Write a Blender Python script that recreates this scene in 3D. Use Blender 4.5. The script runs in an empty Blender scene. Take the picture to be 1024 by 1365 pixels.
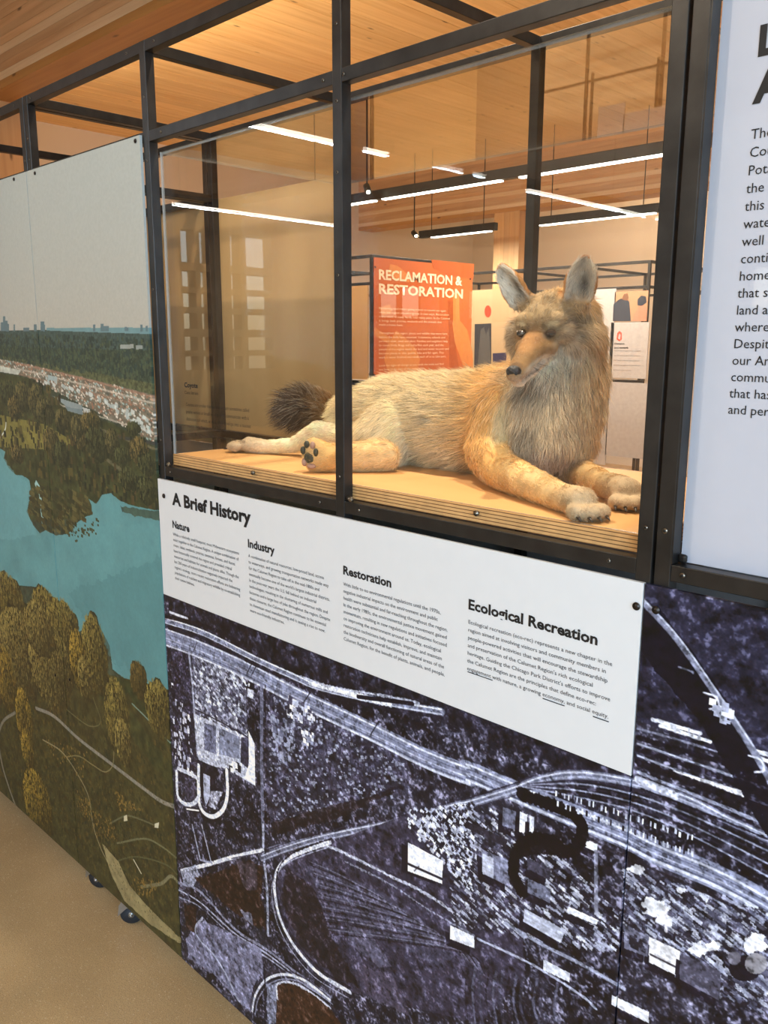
import bpy, bmesh, math, random
import numpy as np
from mathutils import Vector, Matrix

C = bpy.context.scene.collection
rng = np.random.default_rng(7)
random.seed(7)

# ------------------------------------------------------------------ camera
CAM = np.array([0.0, -0.913, 1.5])
FOC = 1126.5                                   # focal length in pixels of the 1024 x 1365 frame
PP = np.array([512.0, 682.5])
RW = np.array([[0.712, 0.141, -0.688], [0.702, -0.139, 0.699], [0.003, -0.980, -0.198]])   # camera axes (right, down, forward) in the world
u_, s_, v_ = np.linalg.svd(RW); RW = u_ @ v_
cd = bpy.data.cameras.new('camera'); cam = bpy.data.objects.new('camera', cd); C.objects.link(cam)
mw = Matrix(((RW[0][0], -RW[0][1], -RW[0][2], CAM[0]), (RW[1][0], -RW[1][1], -RW[1][2], CAM[1]), (RW[2][0], -RW[2][1], -RW[2][2], CAM[2]), (0, 0, 0, 1)))
cam.matrix_world = mw
cd.sensor_fit = 'VERTICAL'; cd.sensor_height = 24.0; cd.lens = FOC / 1365 * 24.0
cd.clip_start = 0.02; cd.clip_end = 200
bpy.context.scene.camera = cam

def at(u, v, Y=0.0):
    """point of the plane y=Y seen at photograph position (u, v)"""
    r = RW @ np.array([u - PP[0], v - PP[1], FOC]); t = (Y - CAM[1]) / r[1]
    return CAM + r * t
def atz(u, v, Z):
    r = RW @ np.array([u - PP[0], v - PP[1], FOC]); t = (Z - CAM[2]) / r[2]
    return CAM + r * t

# ------------------------------------------------------------------ view, world, lights
sc = bpy.context.scene
sc.view_settings.view_transform = 'Standard'; sc.view_settings.look = 'None'
sc.view_settings.gamma = 1.0; sc.view_settings.use_curve_mapping = False
sc.view_settings.exposure = 0.03
sc.cycles.max_bounces = 8; sc.cycles.transparent_max_bounces = 24; sc.cycles.diffuse_bounces = 4
sc.cycles.glossy_bounces = 4; sc.cycles.caustics_reflective = False; sc.cycles.caustics_refractive = False
sc.cycles.sample_clamp_indirect = 6.0
w = bpy.data.worlds.new('world'); sc.world = w; w.use_nodes = True
nt = w.node_tree; nt.nodes.clear()
o_ = nt.nodes.new('ShaderNodeOutputWorld'); bg = nt.nodes.new('ShaderNodeBackground'); sk = nt.nodes.new('ShaderNodeTexSky')
sk.sky_type = 'NISHITA'; sk.sun_disc = False; sk.sun_elevation = math.radians(42); sk.sun_rotation = math.radians(200); sk.air_density = 1.0
bg.inputs['Strength'].default_value = 0.30
nt.links.new(sk.outputs[0], bg.inputs['Color']); nt.links.new(bg.outputs[0], o_.inputs[0])

def area(name, loc, sx, sy, power, col, target=None, spread=180):
    d = bpy.data.lights.new(name, 'AREA'); d.shape = 'RECTANGLE'; d.size = sx; d.size_y = sy; d.energy = power; d.color = col
    d.spread = math.radians(spread)
    o = bpy.data.objects.new(name, d); C.objects.link(o); o.location = loc
    dirv = Vector((0, 0, -1)) if target is None else (Vector(target) - Vector(loc)).normalized()
    o.rotation_euler = dirv.to_track_quat('-Z', 'Y').to_euler()
    return o
WARM = (1.0, 0.80, 0.56); SPOTC = (1.0, 0.87, 0.70); NEUT = (1.0, 0.93, 0.84); DAY = (0.54, 0.76, 1.0); COOL = (0.66, 0.83, 1.0)
# added daylight lamp in an invented east window, right of and behind the photographer
area('added_daylight', (3.32, -2.6, 1.75), 3.3, 2.0, 260, DAY, (2.0, -2.4, 1.7))
# ------------------------------------------------------------------ materials
MATS = {}
def newmat(name):
    m = bpy.data.materials.new(name); m.use_nodes = True; n = m.node_tree; n.nodes.clear()
    out = n.nodes.new('ShaderNodeOutputMaterial'); b = n.nodes.new('ShaderNodeBsdfPrincipled'); n.links.new(b.outputs[0], out.inputs[0])
    return m, n, b, out
def lin(c):
    return tuple(((v / 255) / 12.92 if v / 255 <= 0.04045 else ((v / 255 + 0.055) / 1.055) ** 2.4) for v in c)
def ramp(n, stops):
    r = n.nodes.new('ShaderNodeValToRGB')
    while len(r.color_ramp.elements) < len(stops): r.color_ramp.elements.new(0.5)
    for e, (p, c) in zip(r.color_ramp.elements, stops): e.position = p; e.color = (*c, 1)
    return r
def plain(name, c, rough=0.5, metal=0.0, noise=0.08, scale=40, spec=0.5, bump=0.0, coat=0.0):
    m, n, b, o = newmat(name)
    tc = n.nodes.new('ShaderNodeTexCoord'); nz = n.nodes.new('ShaderNodeTexNoise'); nz.inputs['Scale'].default_value = scale; nz.inputs['Detail'].default_value = 4
    n.links.new(tc.outputs['Object'], nz.inputs['Vector'])
    l = lin(c); r = ramp(n, [(0.3, tuple(v * (1 - noise) for v in l)), (0.7, tuple(min(1, v * (1 + noise)) for v in l))])
    n.links.new(nz.outputs[0], r.inputs[0]); n.links.new(r.outputs[0], b.inputs['Base Color'])
    b.inputs['Roughness'].default_value = rough; b.inputs['Metallic'].default_value = metal; b.inputs['Specular IOR Level'].default_value = spec
    b.inputs['Coat Weight'].default_value = coat; b.inputs['Coat Roughness'].default_value = 0.03
    if bump:
        bp = n.nodes.new('ShaderNodeBump'); bp.inputs['Strength'].default_value = bump; bp.inputs['Distance'].default_value = 0.002
        n.links.new(nz.outputs[0], bp.inputs['Height']); n.links.new(bp.outputs[0], b.inputs['Normal'])
    MATS[name] = m; return m
def emit(name, c, s):
    m, n, b, o = newmat(name); b.inputs['Base Color'].default_value = (*c, 1)
    b.inputs['Emission Color'].default_value = (*c, 1); b.inputs['Emission Strength'].default_value = s
    MATS[name] = m; return m
def wood(name, c1, c2, axis, rough=0.5, var=0.25, knots=True, gscale=1.0):
    """timber: grain stretched along axis (0,1,2), a tone of its own per board, a few knots"""
    m, n, b, o = newmat(name); N = n.nodes.new; L = n.links.new
    tc = N('ShaderNodeTexCoord'); mp = N('ShaderNodeMapping'); oi = N('ShaderNodeObjectInfo'); ad = N('ShaderNodeVectorMath'); ad.operation = 'MULTIPLY_ADD'
    L(tc.outputs['Object'], ad.inputs[0]); ad.inputs[1].default_value = (1, 1, 1)
    cx = N('ShaderNodeCombineXYZ'); mu = N('ShaderNodeMath'); mu.operation = 'MULTIPLY'; mu.inputs[1].default_value = 37.0
    L(oi.outputs['Random'], mu.inputs[0]); [L(mu.outputs[0], cx.inputs[i]) for i in range(3)]; L(cx.outputs[0], ad.inputs[2])
    s = [26 * gscale] * 3; s[axis] = 1.3 * gscale; mp.inputs['Scale'].default_value = s; L(ad.outputs[0], mp.inputs['Vector'])
    nz = N('ShaderNodeTexNoise'); nz.inputs['Scale'].default_value = 1.0; nz.inputs['Detail'].default_value = 5; nz.inputs['Distortion'].default_value = 0.6; L(mp.outputs[0], nz.inputs['Vector'])
    r = ramp(n, [(0.25, lin(c1)), (0.5, tuple((a + d) / 2 for a, d in zip(lin(c1), lin(c2)))), (0.75, lin(c2))]); L(nz.outputs[0], r.inputs[0])
    hs = N('ShaderNodeHueSaturation'); mr = N('ShaderNodeMapRange'); mr.inputs['To Min'].default_value = 1 - var; mr.inputs['To Max'].default_value = 1 + var
    L(oi.outputs['Random'], mr.inputs[0]); L(mr.outputs[0], hs.inputs['Value']); L(r.outputs[0], hs.inputs['Color'])
    last = hs.outputs[0]
    if knots:
        mk = N('ShaderNodeMapping'); k = [9.0] * 3; k[axis] = 3.2; mk.inputs['Scale'].default_value = k; L(ad.outputs[0], mk.inputs['Vector'])
        vo = N('ShaderNodeTexVoronoi'); vo.inputs['Scale'].default_value = 1.0; L(mk.outputs[0], vo.inputs['Vector'])
        kr = ramp(n, [(0.04, (1, 1, 1)), (0.11, (0, 0, 0))]); L(vo.outputs['Distance'], kr.inputs[0])
        mx = N('ShaderNodeMix'); mx.data_type = 'RGBA'; L(kr.outputs[0], mx.inputs['Factor']); L(last, mx.inputs['A']); mx.inputs['B'].default_value = (*tuple(v * 0.35 for v in lin(c1)), 1)
        last = mx.outputs['Result']
    L(last, b.inputs['Base Color']); b.inputs['Roughness'].default_value = rough
    MATS[name] = m; return m
STEEL = plain('dark_steel', (58, 56, 54), rough=0.38, metal=0.75, noise=0.25, scale=25)
BOLT = plain('bolt_steel', (120, 112, 100), rough=0.3, metal=0.9)
BLACKHOLE = plain('bolt_hole_black', (14, 13, 12), rough=0.8)
WHITEP = plain('white_panel', (214, 217, 220), rough=0.42, noise=0.01)
INK = plain('black_ink', (16, 16, 18), rough=0.6)
GREYINK = plain('grey_ink', (58, 58, 62), rough=0.6)
PLASTER = plain('white_plaster', (214, 202, 186), rough=0.8, noise=0.02, scale=3)
CEIL = wood('ceiling_board', (216, 170, 108), (240, 202, 142), 1, var=0.10)
GLU_X = wood('glulam_along_wall', (186, 140, 98), (216, 176, 132), 0, var=0.14)
GLU_S = wood('glulam_soffit_shade', (176, 124, 66), (200, 148, 86), 0, var=0.05); GLU_P = wood('glulam_pale', (212, 176, 134), (232, 204, 166), 0, var=0.05, knots=False)  # honey tone puts the soffit's shade into the lowest lamella's colour
GLU_Z = wood('glulam_post', (200, 152, 100), (224, 180, 128), 2, var=0.12)
PLY = wood('plywood_top', (206, 150, 90), (220, 168, 106), 0, rough=0.55, var=0.0, knots=False, gscale=0.35)
PLYL = plain('ply_light', (210, 162, 104), rough=0.5, noise=0.15); PLYD = plain('ply_dark', (112, 76, 44), rough=0.6, noise=0.2)
TAN = wood('tan_board', (214, 172, 118), (224, 184, 130), 2, var=0.03, knots=False, rough=0.45, gscale=0.5)
LED = emit('led_diffuser', (1.0, 0.93, 0.80), 14.0); SPOT = emit('spot_lens', (1.0, 0.9, 0.7), 60.0)
BLACKM = plain('black_metal', (30, 29, 28), rough=0.5, metal=0.3)
RUBBER = plain('grey_rubber', (44, 50, 58), rough=0.6); ZINC = plain('zinc_plate', (170, 172, 172), rough=0.3, metal=0.9)

def acrylic():
    m, n, b, out = newmat('acrylic'); n.nodes.remove(b); N = n.nodes.new; L = n.links.new
    t = N('ShaderNodeBsdfTransparent'); t.inputs[0].default_value = (0.975, 0.98, 0.975, 1); g = N('ShaderNodeBsdfGlossy'); g.inputs['Roughness'].default_value = 0.004; g.inputs[0].default_value = (1, 1, 1, 1)
    mx = N('ShaderNodeMixShader'); ge = N('ShaderNodeNewGeometry'); dt = N('ShaderNodeVectorMath'); dt.operation = 'DOT_PRODUCT'
    L(ge.outputs['Incoming'], dt.inputs[0]); L(ge.outputs['Normal'], dt.inputs[1])
    def mt(op, a, b=None):
        q = N('ShaderNodeMath'); q.operation = op
        for i, v in enumerate((a, b)):
            if v is None: continue
            if isinstance(v, (int, float)): q.inputs[i].default_value = v
            else: L(v, q.inputs[i])
        return q.outputs[0]
    k = mt('ADD', mt('MULTIPLY', mt('POWER', mt('SUBTRACT', 1.0, mt('ABSOLUTE', dt.outputs['Value'])), 5.0), 0.97), 0.028)   # Schlick reflectance, the same on both faces of the sheet
    L(k, mx.inputs[0]); L(t.outputs[0], mx.inputs[1]); L(g.outputs[0], mx.inputs[2]); L(mx.outputs[0], out.inputs[0])
    return m
ACR = acrylic()
def edge_mat():
    m, n, b, out = newmat('acrylic_edge'); n.nodes.remove(b); N = n.nodes.new; L = n.links.new
    t = N('ShaderNodeBsdfTransparent'); t.inputs[0].default_value = (0.75, 0.8, 0.8, 1); g = N('ShaderNodeBsdfPrincipled'); g.inputs['Base Color'].default_value = (0.6, 0.62, 0.62, 1); g.inputs['Roughness'].default_value = 0.15
    mx = N('ShaderNodeMixShader'); mx.inputs[0].default_value = 0.45; L(t.outputs[0], mx.inputs[1]); L(g.outputs[0], mx.inputs[2]); L(mx.outputs[0], out.inputs[0]); return m
ACRE = edge_mat()
def floor_mat():
    m, n, b, o = newmat('tan_concrete'); N = n.nodes.new; L = n.links.new
    tc = N('ShaderNodeTexCoord'); a = N('ShaderNodeTexNoise'); a.inputs['Scale'].default_value = 2.2; a.inputs['Detail'].default_value = 6; L(tc.outputs['Object'], a.inputs['Vector'])
    r = ramp(n, [(0.3, lin((176, 146, 104))), (0.55, lin((194, 162, 118))), (0.75, lin((204, 175, 132)))]); L(a.outputs[0], r.inputs[0])
    f = N('ShaderNodeTexVoronoi'); f.inputs['Scale'].default_value = 420; L(tc.outputs['Object'], f.inputs['Vector'])
    fr = ramp(n, [(0.0, (0, 0, 0)), (0.84, (0, 0, 0)), (0.95, (1, 1, 1))]); L(f.outputs['Color'], fr.inputs[0])
    mx = N('ShaderNodeMix'); mx.data_type = 'RGBA'; L(fr.outputs[0], mx.inputs['Factor']); L(r.outputs[0], mx.inputs['A']); mx.inputs['B'].default_value = (*lin((216, 194, 160)), 1)
    f2 = N('ShaderNodeTexNoise'); f2.inputs['Scale'].default_value = 420; L(tc.outputs['Object'], f2.inputs['Vector']); f2r = ramp(n, [(0.36, (0.62, 0.62, 0.62)), (0.5, (1, 1, 1))]); L(f2.outputs[0], f2r.inputs[0])
    m2 = N('ShaderNodeMix'); m2.data_type = 'RGBA'; m2.blend_type = 'MULTIPLY'; m2.inputs['Factor'].default_value = 1.0; L(mx.outputs['Result'], m2.inputs['A']); L(f2r.outputs[0], m2.inputs['B'])
    # a thin wandering crack and a couple of stains
    L(m2.outputs['Result'], b.inputs['Base Color']); b.inputs['Roughness'].default_value = 0.30
    bp = N('ShaderNodeBump'); bp.inputs['Strength'].default_value = 0.15; bp.inputs['Distance'].default_value = 0.002; L(f2.outputs[0], bp.inputs['Height']); L(bp.outputs[0], b.inputs['Normal'])
    return m
FLOORM = floor_mat()

# ------------------------------------------------------------------ mesh helpers
def mesh_obj(name, verts, faces, m, parent=None, smooth=False):
    me = bpy.data.meshes.new(name); me.from_pydata([tuple(map(float, v)) for v in verts], [], faces); me.update()
    return link(name, me, m, parent, smooth)
def link(name, me, m, parent=None, smooth=False):
    if m is not None and len(me.materials) == 0: me.materials.append(m)
    if smooth:
        me.polygons.foreach_set('use_smooth', [True] * len(me.polygons))
    o = bpy.data.objects.new(name, me); C.objects.link(o)
    if parent is not None:
        o.parent = parent; o.matrix_parent_inverse = Matrix.Translation(-parent.location)
    return o
def boxes(name, bl, m, parent=None, bevel=0.0):
    """bl: list of (x0,x1,y0,y1,z0,z1); one mesh"""
    bm = bmesh.new()
    for (x0, x1, y0, y1, z0, z1) in bl:
        r = bmesh.ops.create_cube(bm, size=1.0)
        for v in r['verts']:
            v.co = Vector(((x0 + x1) / 2 + v.co.x * (x1 - x0), (y0 + y1) / 2 + v.co.y * (y1 - y0), (z0 + z1) / 2 + v.co.z * (z1 - z0)))
    if bevel: bmesh.ops.bevel(bm, geom=list(bm.edges), offset=bevel, segments=2, affect='EDGES', profile=0.5)
    me = bpy.data.meshes.new(name); bm.to_mesh(me); bm.free()
    return link(name, me, m, parent)
def box(name, b, m, parent=None, bevel=0.0): return boxes(name, [b], m, parent, bevel)
def cyl(name, p0, p1, r, m, parent=None, seg=16, r2=None, bevel=0.0):
    p0, p1 = Vector(p0), Vector(p1); d = p1 - p0; bm = bmesh.new()
    bmesh.ops.create_cone(bm, cap_ends=True, segments=seg, radius1=r, radius2=r if r2 is None else r2, depth=d.length)
    if bevel: bmesh.ops.bevel(bm, geom=[e for e in bm.edges if abs(e.verts[0].co.z - e.verts[1].co.z) < 1e-6], offset=bevel, segments=2, affect='EDGES')
    bmesh.ops.transform(bm, matrix=Matrix.Translation((p0 + p1) / 2) @ d.to_track_quat('Z', 'Y').to_matrix().to_4x4(), verts=bm.verts)
    me = bpy.data.meshes.new(name); bm.to_mesh(me); bm.free(); return link(name, me, m, parent, True)
def tag(o, label=None, cat=None, group=None, kind=None):
    if label: o['label'] = label
    if cat: o['category'] = cat
    if group: o['group'] = group
    if kind: o['kind'] = kind
    return o
def empty(name, loc, label, cat, group=None):
    o = bpy.data.objects.new(name, None); C.objects.link(o); o.location = loc; o.empty_display_size = 0.1
    return tag(o, label, cat, group)
def struct(o): o['kind'] = 'structure'; return o

# lettering: Blender's built-in font turned into meshes, fitted by cap height and width
def letters(name, body, m, parent, origin, right, up, width, cap, pitch=None, bold=0.0, align='LEFT', nrm=None, lift=0.0006, space=1.0):
    """origin: left end of first baseline; right/up unit vectors; width in metres of the widest line; cap = capital height"""
    CAPU = 0.70
    cu = bpy.data.curves.new(name, 'FONT'); cu.body = body; cu.size = 1.0; cu.offset = bold; cu.resolution_u = 2; cu.align_x = align; cu.space_character = space
    if pitch: cu.space_line = pitch / (cap / CAPU)
    o = bpy.data.objects.new(name, cu); C.objects.link(o)
    dg = bpy.context.evaluated_depsgraph_get(); me = bpy.data.meshes.new_from_object(o.evaluated_get(dg)); C.objects.unlink(o); bpy.data.objects.remove(o)
    n = len(me.vertices); co = np.empty(n * 3); me.vertices.foreach_get('co', co); co = co.reshape(-1, 3)
    wd = co[:, 0].max() - co[:, 0].min(); sx = width / wd if width else cap / CAPU; sz = cap / CAPU
    R, U = np.array(right, float), np.array(up, float); Nn = np.cross(R, U) if nrm is None else np.array(nrm, float)
    out = np.array(origin, float) + np.outer((co[:, 0] - co[:, 0].min()) * sx, R) + np.outer(co[:, 1] * sz, U) + Nn * lift
    me.vertices.foreach_set('co', out.ravel()); me.update(); me.name = name; me.materials.clear()
    return link(name, me, m, parent)

# ------------------------------------------------------------------ the room
XL, XR, YS, YN, ZC = -7.66, 3.4, -6.1, 8.6, 3.36
struct(box('floor', (XL - .2, XR + .2, YS - .2, YN + .2, -0.12, 0.0), FLOORM))
struct(box('wall_north', (XL, XR, YN, YN + .15, 0, ZC), PLASTER)); struct(boxes('wall_east', [(XR, XR + .15, -0.9, YN, 0, ZC), (XR, XR + .15, YS, -4.3, 0, ZC), (XR, XR + .15, -4.3, -0.9, 0, .7), (XR, XR + .15, -4.3, -0.9, 2.8, ZC)], PLASTER))
struct(boxes('window_9', [(XR + .03, XR + .09, y, y + .05, .7, 2.8) for y in (-4.3, -3.2, -2.05, -.95)] + [(XR + .03, XR + .09, -4.3, -.9, z, z + .05) for z in (.7, 1.9, 2.75)], BLACKM))  # invented window frame around the added daylight, out of view
# west wall: white plaster up to y=-3.2, then a timber lattice with small windows
wl = struct(box('wall_west', (XL - .15, XL, -3.2, YN, 0, ZC), PLASTER))
cl = bpy.data.objects.new('ceiling', None); C.objects.link(cl); cl['kind'] = 'structure'
bw = 0.145; n = int((XR - XL) / bw) + 1
pm = None
for i in range(n):
    x0 = XL + i * bw
    if pm is None:
        p = box('plank', (0, bw - 0.003, YS, YN, 0, 0.05), CEIL, cl, bevel=0.0015); pm = p.data
    else:
        p = bpy.data.objects.new('plank', pm); C.objects.link(p); p.parent = cl
    p.location = (x0, 0, ZC + (i % 3) * 0.0008)
struct(box('ceiling_backing_1', (XL, XR, YS, YN, ZC + .052, ZC + .1), BLACKM))  # unseen backing sheet above the ceiling planks

# glulam beams along the hall, each lamella a part
def glulam(name, label, y0, y1, z0, z1, x0, x1, nl=14):
    t = empty(name, ((x0 + x1) / 2, (y0 + y1) / 2, z0), label, 'beam'); t['kind'] = 'structure'
    h = (z1 - z0) / nl; r = random.Random(3)
    me = None
    for i in range(nl):
        o = box('lamella', (x0, x1, y0 + r.uniform(0, .0012), y1, z0 + i * h, z0 + (i + 1) * h - .0008), GLU_S if i == 0 else GLU_P if i in (1, 4) else GLU_X, t)
    return t
glulam('glulam_beam', 'laminated timber ceiling beam running above the exhibit frame', 1.09, 1.33, 2.80, 3.355, XL, XR)
glulam('glulam_beam', 'laminated timber beam at the far side of the hall', 6.42, 6.66, 2.80, 3.355, XL, XR)
glulam('glulam_beam', 'laminated timber beam across the hall near the south windows', -4.25, -4.0, 2.80, 3.355, XL, XR, 6)
def column(label, x, y, w, d):
    t = empty('glulam_column', (x + w / 2, y + d / 2, 0), label, 'column'); t['kind'] = 'structure'; n = 5
    for i in range(n): box('lamella', (x + i * w / n, x + (i + 1) * w / n - .0008, y, y + d, 0, 2.80), GLU_Z, t)
column('timber column under the near beam beyond the frame', -5.35, 1.11, .3, .20)
a = at(657, 340, 6.42); b_ = at(694, 340, 6.42)
column('timber column under the far beam behind the coyote case', a[0], 6.43, .32, .22)

# south wall: plaster piers with tall windows; west lattice with small windows
def window(nm, x0, x1, z0, z1, y, parent=None):
    f = struct(boxes(nm, [(x0, x0 + .05, y - .06, y + .06, z0, z1), (x1 - .05, x1, y - .06, y + .06, z0, z1), (x0, x1, y - .06, y + .06, z0, z0 + .05), (x0, x1, y - .06, y + .06, z1 - .05, z1), ((x0 + x1) / 2 - .02, (x0 + x1) / 2 + .02, y - .03, y + .03, z0, z1)], BLACKM))
    return f
piers = []; wins = []
x = XL
k = 0
for (x0, x1) in [(-7.2, -6.4), (-6.15, -5.9), (-2.9, -2.3), (-2.1, -1.7), (0.2, 1.0)]:
    piers.append((x, x0, YS - .15, YS, 0, ZC)); piers.append((x0, x1, YS - .15, YS, 0, 1.72)); piers.append((x0, x1, YS - .15, YS, 2.14, ZC)); x = x1
    k += 1; window('window_%d' % k, x0, x1, 1.72, 2.14, YS - .08)
piers.append((x, XR, YS - .15, YS, 0, ZC))
struct(boxes('wall_south', piers, PLASTER))
# lattice in the west wall (seen mirrored in the acrylic)
cols = [(-3.90, -4.06), (-4.12, -4.24), (-4.50, -4.62), (-4.70, -5.04)]; rows = [(2.28, 2.60), (2.04, 2.20), (1.84, 1.98), (1.62, 1.78), (1.40, 1.54), (1.2, 1.34)]
lat = []
ys = [-3.2] + [c for ab in cols for c in ab] + [YS]
for i in range(0, len(ys), 2): lat.append((XL - .15, XL, ys[i + 1], ys[i], 0, ZC))
for (ya, yb) in cols:
    zz = [0] + [v for r in reversed(rows) for v in r] + [ZC]
    for i in range(0, len(zz), 2): lat.append((XL - .15, XL, yb, ya, zz[i], zz[i + 1]))
struct(boxes('wall_west.001', lat, GLU_Z))

# ------------------------------------------------------------------ steel lattice frames
T = 0.02
def frame(label, xs, depth, y0, tops, group='welded steel exhibit frames', base=0.10, rails_front=(), rails_rear=(), rails_side=(), wheels=True, side_cols=None, loc=None, bolts=True):
    """xs: list of post positions (left faces) along x; two rows of posts at y0 and y0+depth"""
    t = empty('display_frame', (xs[0], y0 + depth / 2, 0), label, 'exhibit frame', group)
    for x in xs:
        for y in (y0, y0 + depth - T):
            p = box('post', (x, x + T, y, y + T, base, tops), STEEL, t, bevel=0.0012)
    for (a, b, z) in rails_front: box('rail', (a, b, y0 + .0006, y0 + T - .0006, z - T, z), STEEL, t, bevel=0.001)
    for (a, b, z) in rails_rear: box('rail', (a, b, y0 + depth - T + .0006, y0 + depth - .0006, z - T, z), STEEL, t, bevel=0.001)
    for (x, z) in rails_side: box('rail', (x + .0006, x + T - .0006, y0 + T, y0 + depth - T, z - T, z), STEEL, t, bevel=0.001)
    return t
def bolt(parent, x, z, y=0.0, r=0.0032, name='bolt', hole=True):
    o = cyl(name, (x, y + .001, z), (x, y - .0012, z), r, BOLT, parent, 12)
    if hole: cyl('bolt_socket', (x, y - .0011, z), (x, y - .0016, z), r * .55, BLACKHOLE, o, 8)
    return o

# main module: mural bay + two case bays
X = [-2.078, -1.555, -1.010, -0.474]
rf = []
for i in range(3):
    for z in (2.053, 1.894, 1.246, 0.12): rf.append((X[i] + T, X[i + 1], z))
rr = [(X[i] + T, X[i + 1], z) for i in range(3) for z in (2.053, 1.246, 0.12)]
rs = [(x, z) for x in X for z in (2.053, 1.246, 0.12)] + [(X[0], 1.894)]
f1 = frame('black steel lattice frame holding the coyote case, on small casters', X, 0.52, 0.0, 2.053, rails_front=rf, rails_rear=rr, rails_side=rs)
# module to the west and module to the east
X0 = [-3.70, -3.165, -2.626, -2.102]
f0 = frame('black steel lattice frame behind the leftmost mural panel', X0, 0.52, 0.0, 2.053,
           rails_front=[(X0[i] + T, X0[i + 1], z) for i in range(3) for z in (2.053, 1.894, 1.246, 0.12)], rails_rear=[(X0[i] + T, X0[i + 1], z) for i in range(3) for z in (2.053, 1.894, 1.246, 0.12)],
           rails_side=[(x, z) for x in X0 for z in (2.053, 1.894, 1.246, 0.12)])
X2 = [-0.450, 0.09, 0.63]
f2 = frame('black steel lattice frame around the framed white text panel', X2, 0.52, 0.0, 2.053,
           rails_front=[(X2[i] + T, X2[i + 1], z) for i in range(2) for z in (2.053, 1.246, 0.12)], rails_rear=[(X2[i] + T, X2[i + 1], z) for i in range(2) for z in (2.053, 1.246, 0.12)],
           rails_side=[(x, z) for x in X2 for z in (2.053, 1.246, 0.12)])
for (ff, a, b) in ((f0, -3.68, -2.086), (f1, -2.076, -.456), (f2, -.446, .648)): box('added_shade_board', (a, b, .0205, .5195, .1203, .130), BLACKM, ff)  # unseen boards added to keep spotlight off the floor beneath the frames
for (x, z) in [(-1.545, 1.955), (-1.545, 1.84), (-1.49, 1.884), (-1.03, 1.884), (-1.0, 1.955), (-1.0, 1.85), (-0.985, 1.884), (-1.0, 1.285), (-1.0, 1.75), (-1.515, 1.236), (-1.05, 1.236), (-.955, 1.236), (-.51, 1.236), (-1.545, 1.60), (-1.0, 1.60),
               (-1.545, 1.30), (-.464, 1.285), (-.464, 1.862), (-2.068, 1.96), (-2.068, 1.915), (-2.04, 2.043), (-1.60, 2.043), (-1.50, 2.043)]:
    bolt(f1, x, z, 0.0, .0025)
for (x, z) in [(-2.13, 2.043), (-2.092, 1.915)]: bolt(f0, x, z, 0.0, .0025)
for (x, z) in [(-.44, 1.285), (-.44, 1.862), (-.415, 1.236)]: bolt(f2, x, z, 0.0, .0034, hole=True)
# inner angle that carries the framed text panel, its welded corner at lower left
for nm, bx in (('inner_angle', (-.430, -.4285, .0, .02, 1.247, 2.033)),): box(nm, bx, STEEL, f2)
box('corner_gusset', (-.4285, -.418, .012, .0195, 1.2465, 1.257), STEEL, f2, bevel=.003)
# small steel pins at the foot of the acrylic
for x in (-1.527, -.983):
    cyl('pin', (x, .004, 1.252), (x + .016, -.004, 1.2515), .0042, BOLT, f1, 12, bevel=.001)

# casters under the mural bay
def caster(parent, x, y, ang):
    ca, sa = math.cos(ang), math.sin(ang)
    def P(a, b, z): return (x + a * ca - b * sa, y + a * sa + b * ca, z)
    top = cyl('caster', P(0, 0, .078), P(0, 0, .1), .013, ZINC, parent, 16)
    for s in (-1, 1):
        cyl('wheel', P(.012, s * .004, .030), P(.012, s * .0155, .030), .029, RUBBER, top, 28, bevel=.004)
        cyl('hub', P(.012, s * .0155, .030), P(.012, s * .0185, .030), .008, ZINC, top, 14)
    bm = bmesh.new(); pts = [(-.022, .03), (-.018, .06), (-.006, .078), (.02, .078), (.034, .06), (.036, .04), (.02, .056), (0, .05)]
    vs = [bm.verts.new(P(a, -.019, z)) for a, z in pts]; f = bm.faces.new(vs); r = bmesh.ops.extrude_face_region(bm, geom=[f])
    dv = Vector(P(0, .0015, 0)) - Vector(P(0, 0, 0))
    for v in r['geom']:
        if isinstance(v, bmesh.types.BMVert): v.co += dv
    bmesh.ops.recalc_face_normals(bm, faces=bm.faces)
    me = bpy.data.meshes.new('fork'); bm.to_mesh(me); bm.free(); link('fork', me, ZINC, top)
    cyl('axle', P(.012, -.024, .03), P(.012, .022, .03), .0035, ZINC, top, 10)
caster(f1, -2.062, .035, .5); caster(f1, -1.86, .02, .9)
caster(f1, -.5, .03, .2); caster(f0, -2.15, .48, .2); caster(f1, -1.55, .48, .6); caster(f2, -.38, .03, .3); caster(f2, .6, .03, .3); caster(f0, -3.65, .03, .3)

# ------------------------------------------------------------------ case: deck, acrylic cover, wall text
deck = empty('plywood_deck', (-1.0, .26, 1.246), 'layered plywood deck carrying the coyote, its edge showing thin plies', 'shelf')
zs = np.cumsum([1.2465] + [.0013, .0038] * 4 + [.0013])
for i in range(9):
    box('ply_layer', (-1.534, -.475, .0215 - .0003 * (i % 2), .4995, zs[i], zs[i + 1]), PLYD if i % 2 == 0 else PLYL, deck)
box('veneer', (-1.534, -.475, .0212, .4995, float(zs[-1]), 1.2700), PLY, deck)
for (u, v) in ((338, 630), (636, 684)):
    p = at(u, v, .02); o = cyl('screw', (p[0], .0215, p[2]), (p[0], .0155, p[2]), .0042, BOLT, deck, 14, bevel=.0015)
cv = empty('acrylic_cover', (-1.0, .26, 1.27), 'clear acrylic case cover over the coyote behind the steel frame', 'display case')
ax0, ax1, ay0, ay1, az0, az1, th = -1.5335, -.4755, .0225, .4960, 1.2704, 1.858, .004
TH = th
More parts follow.
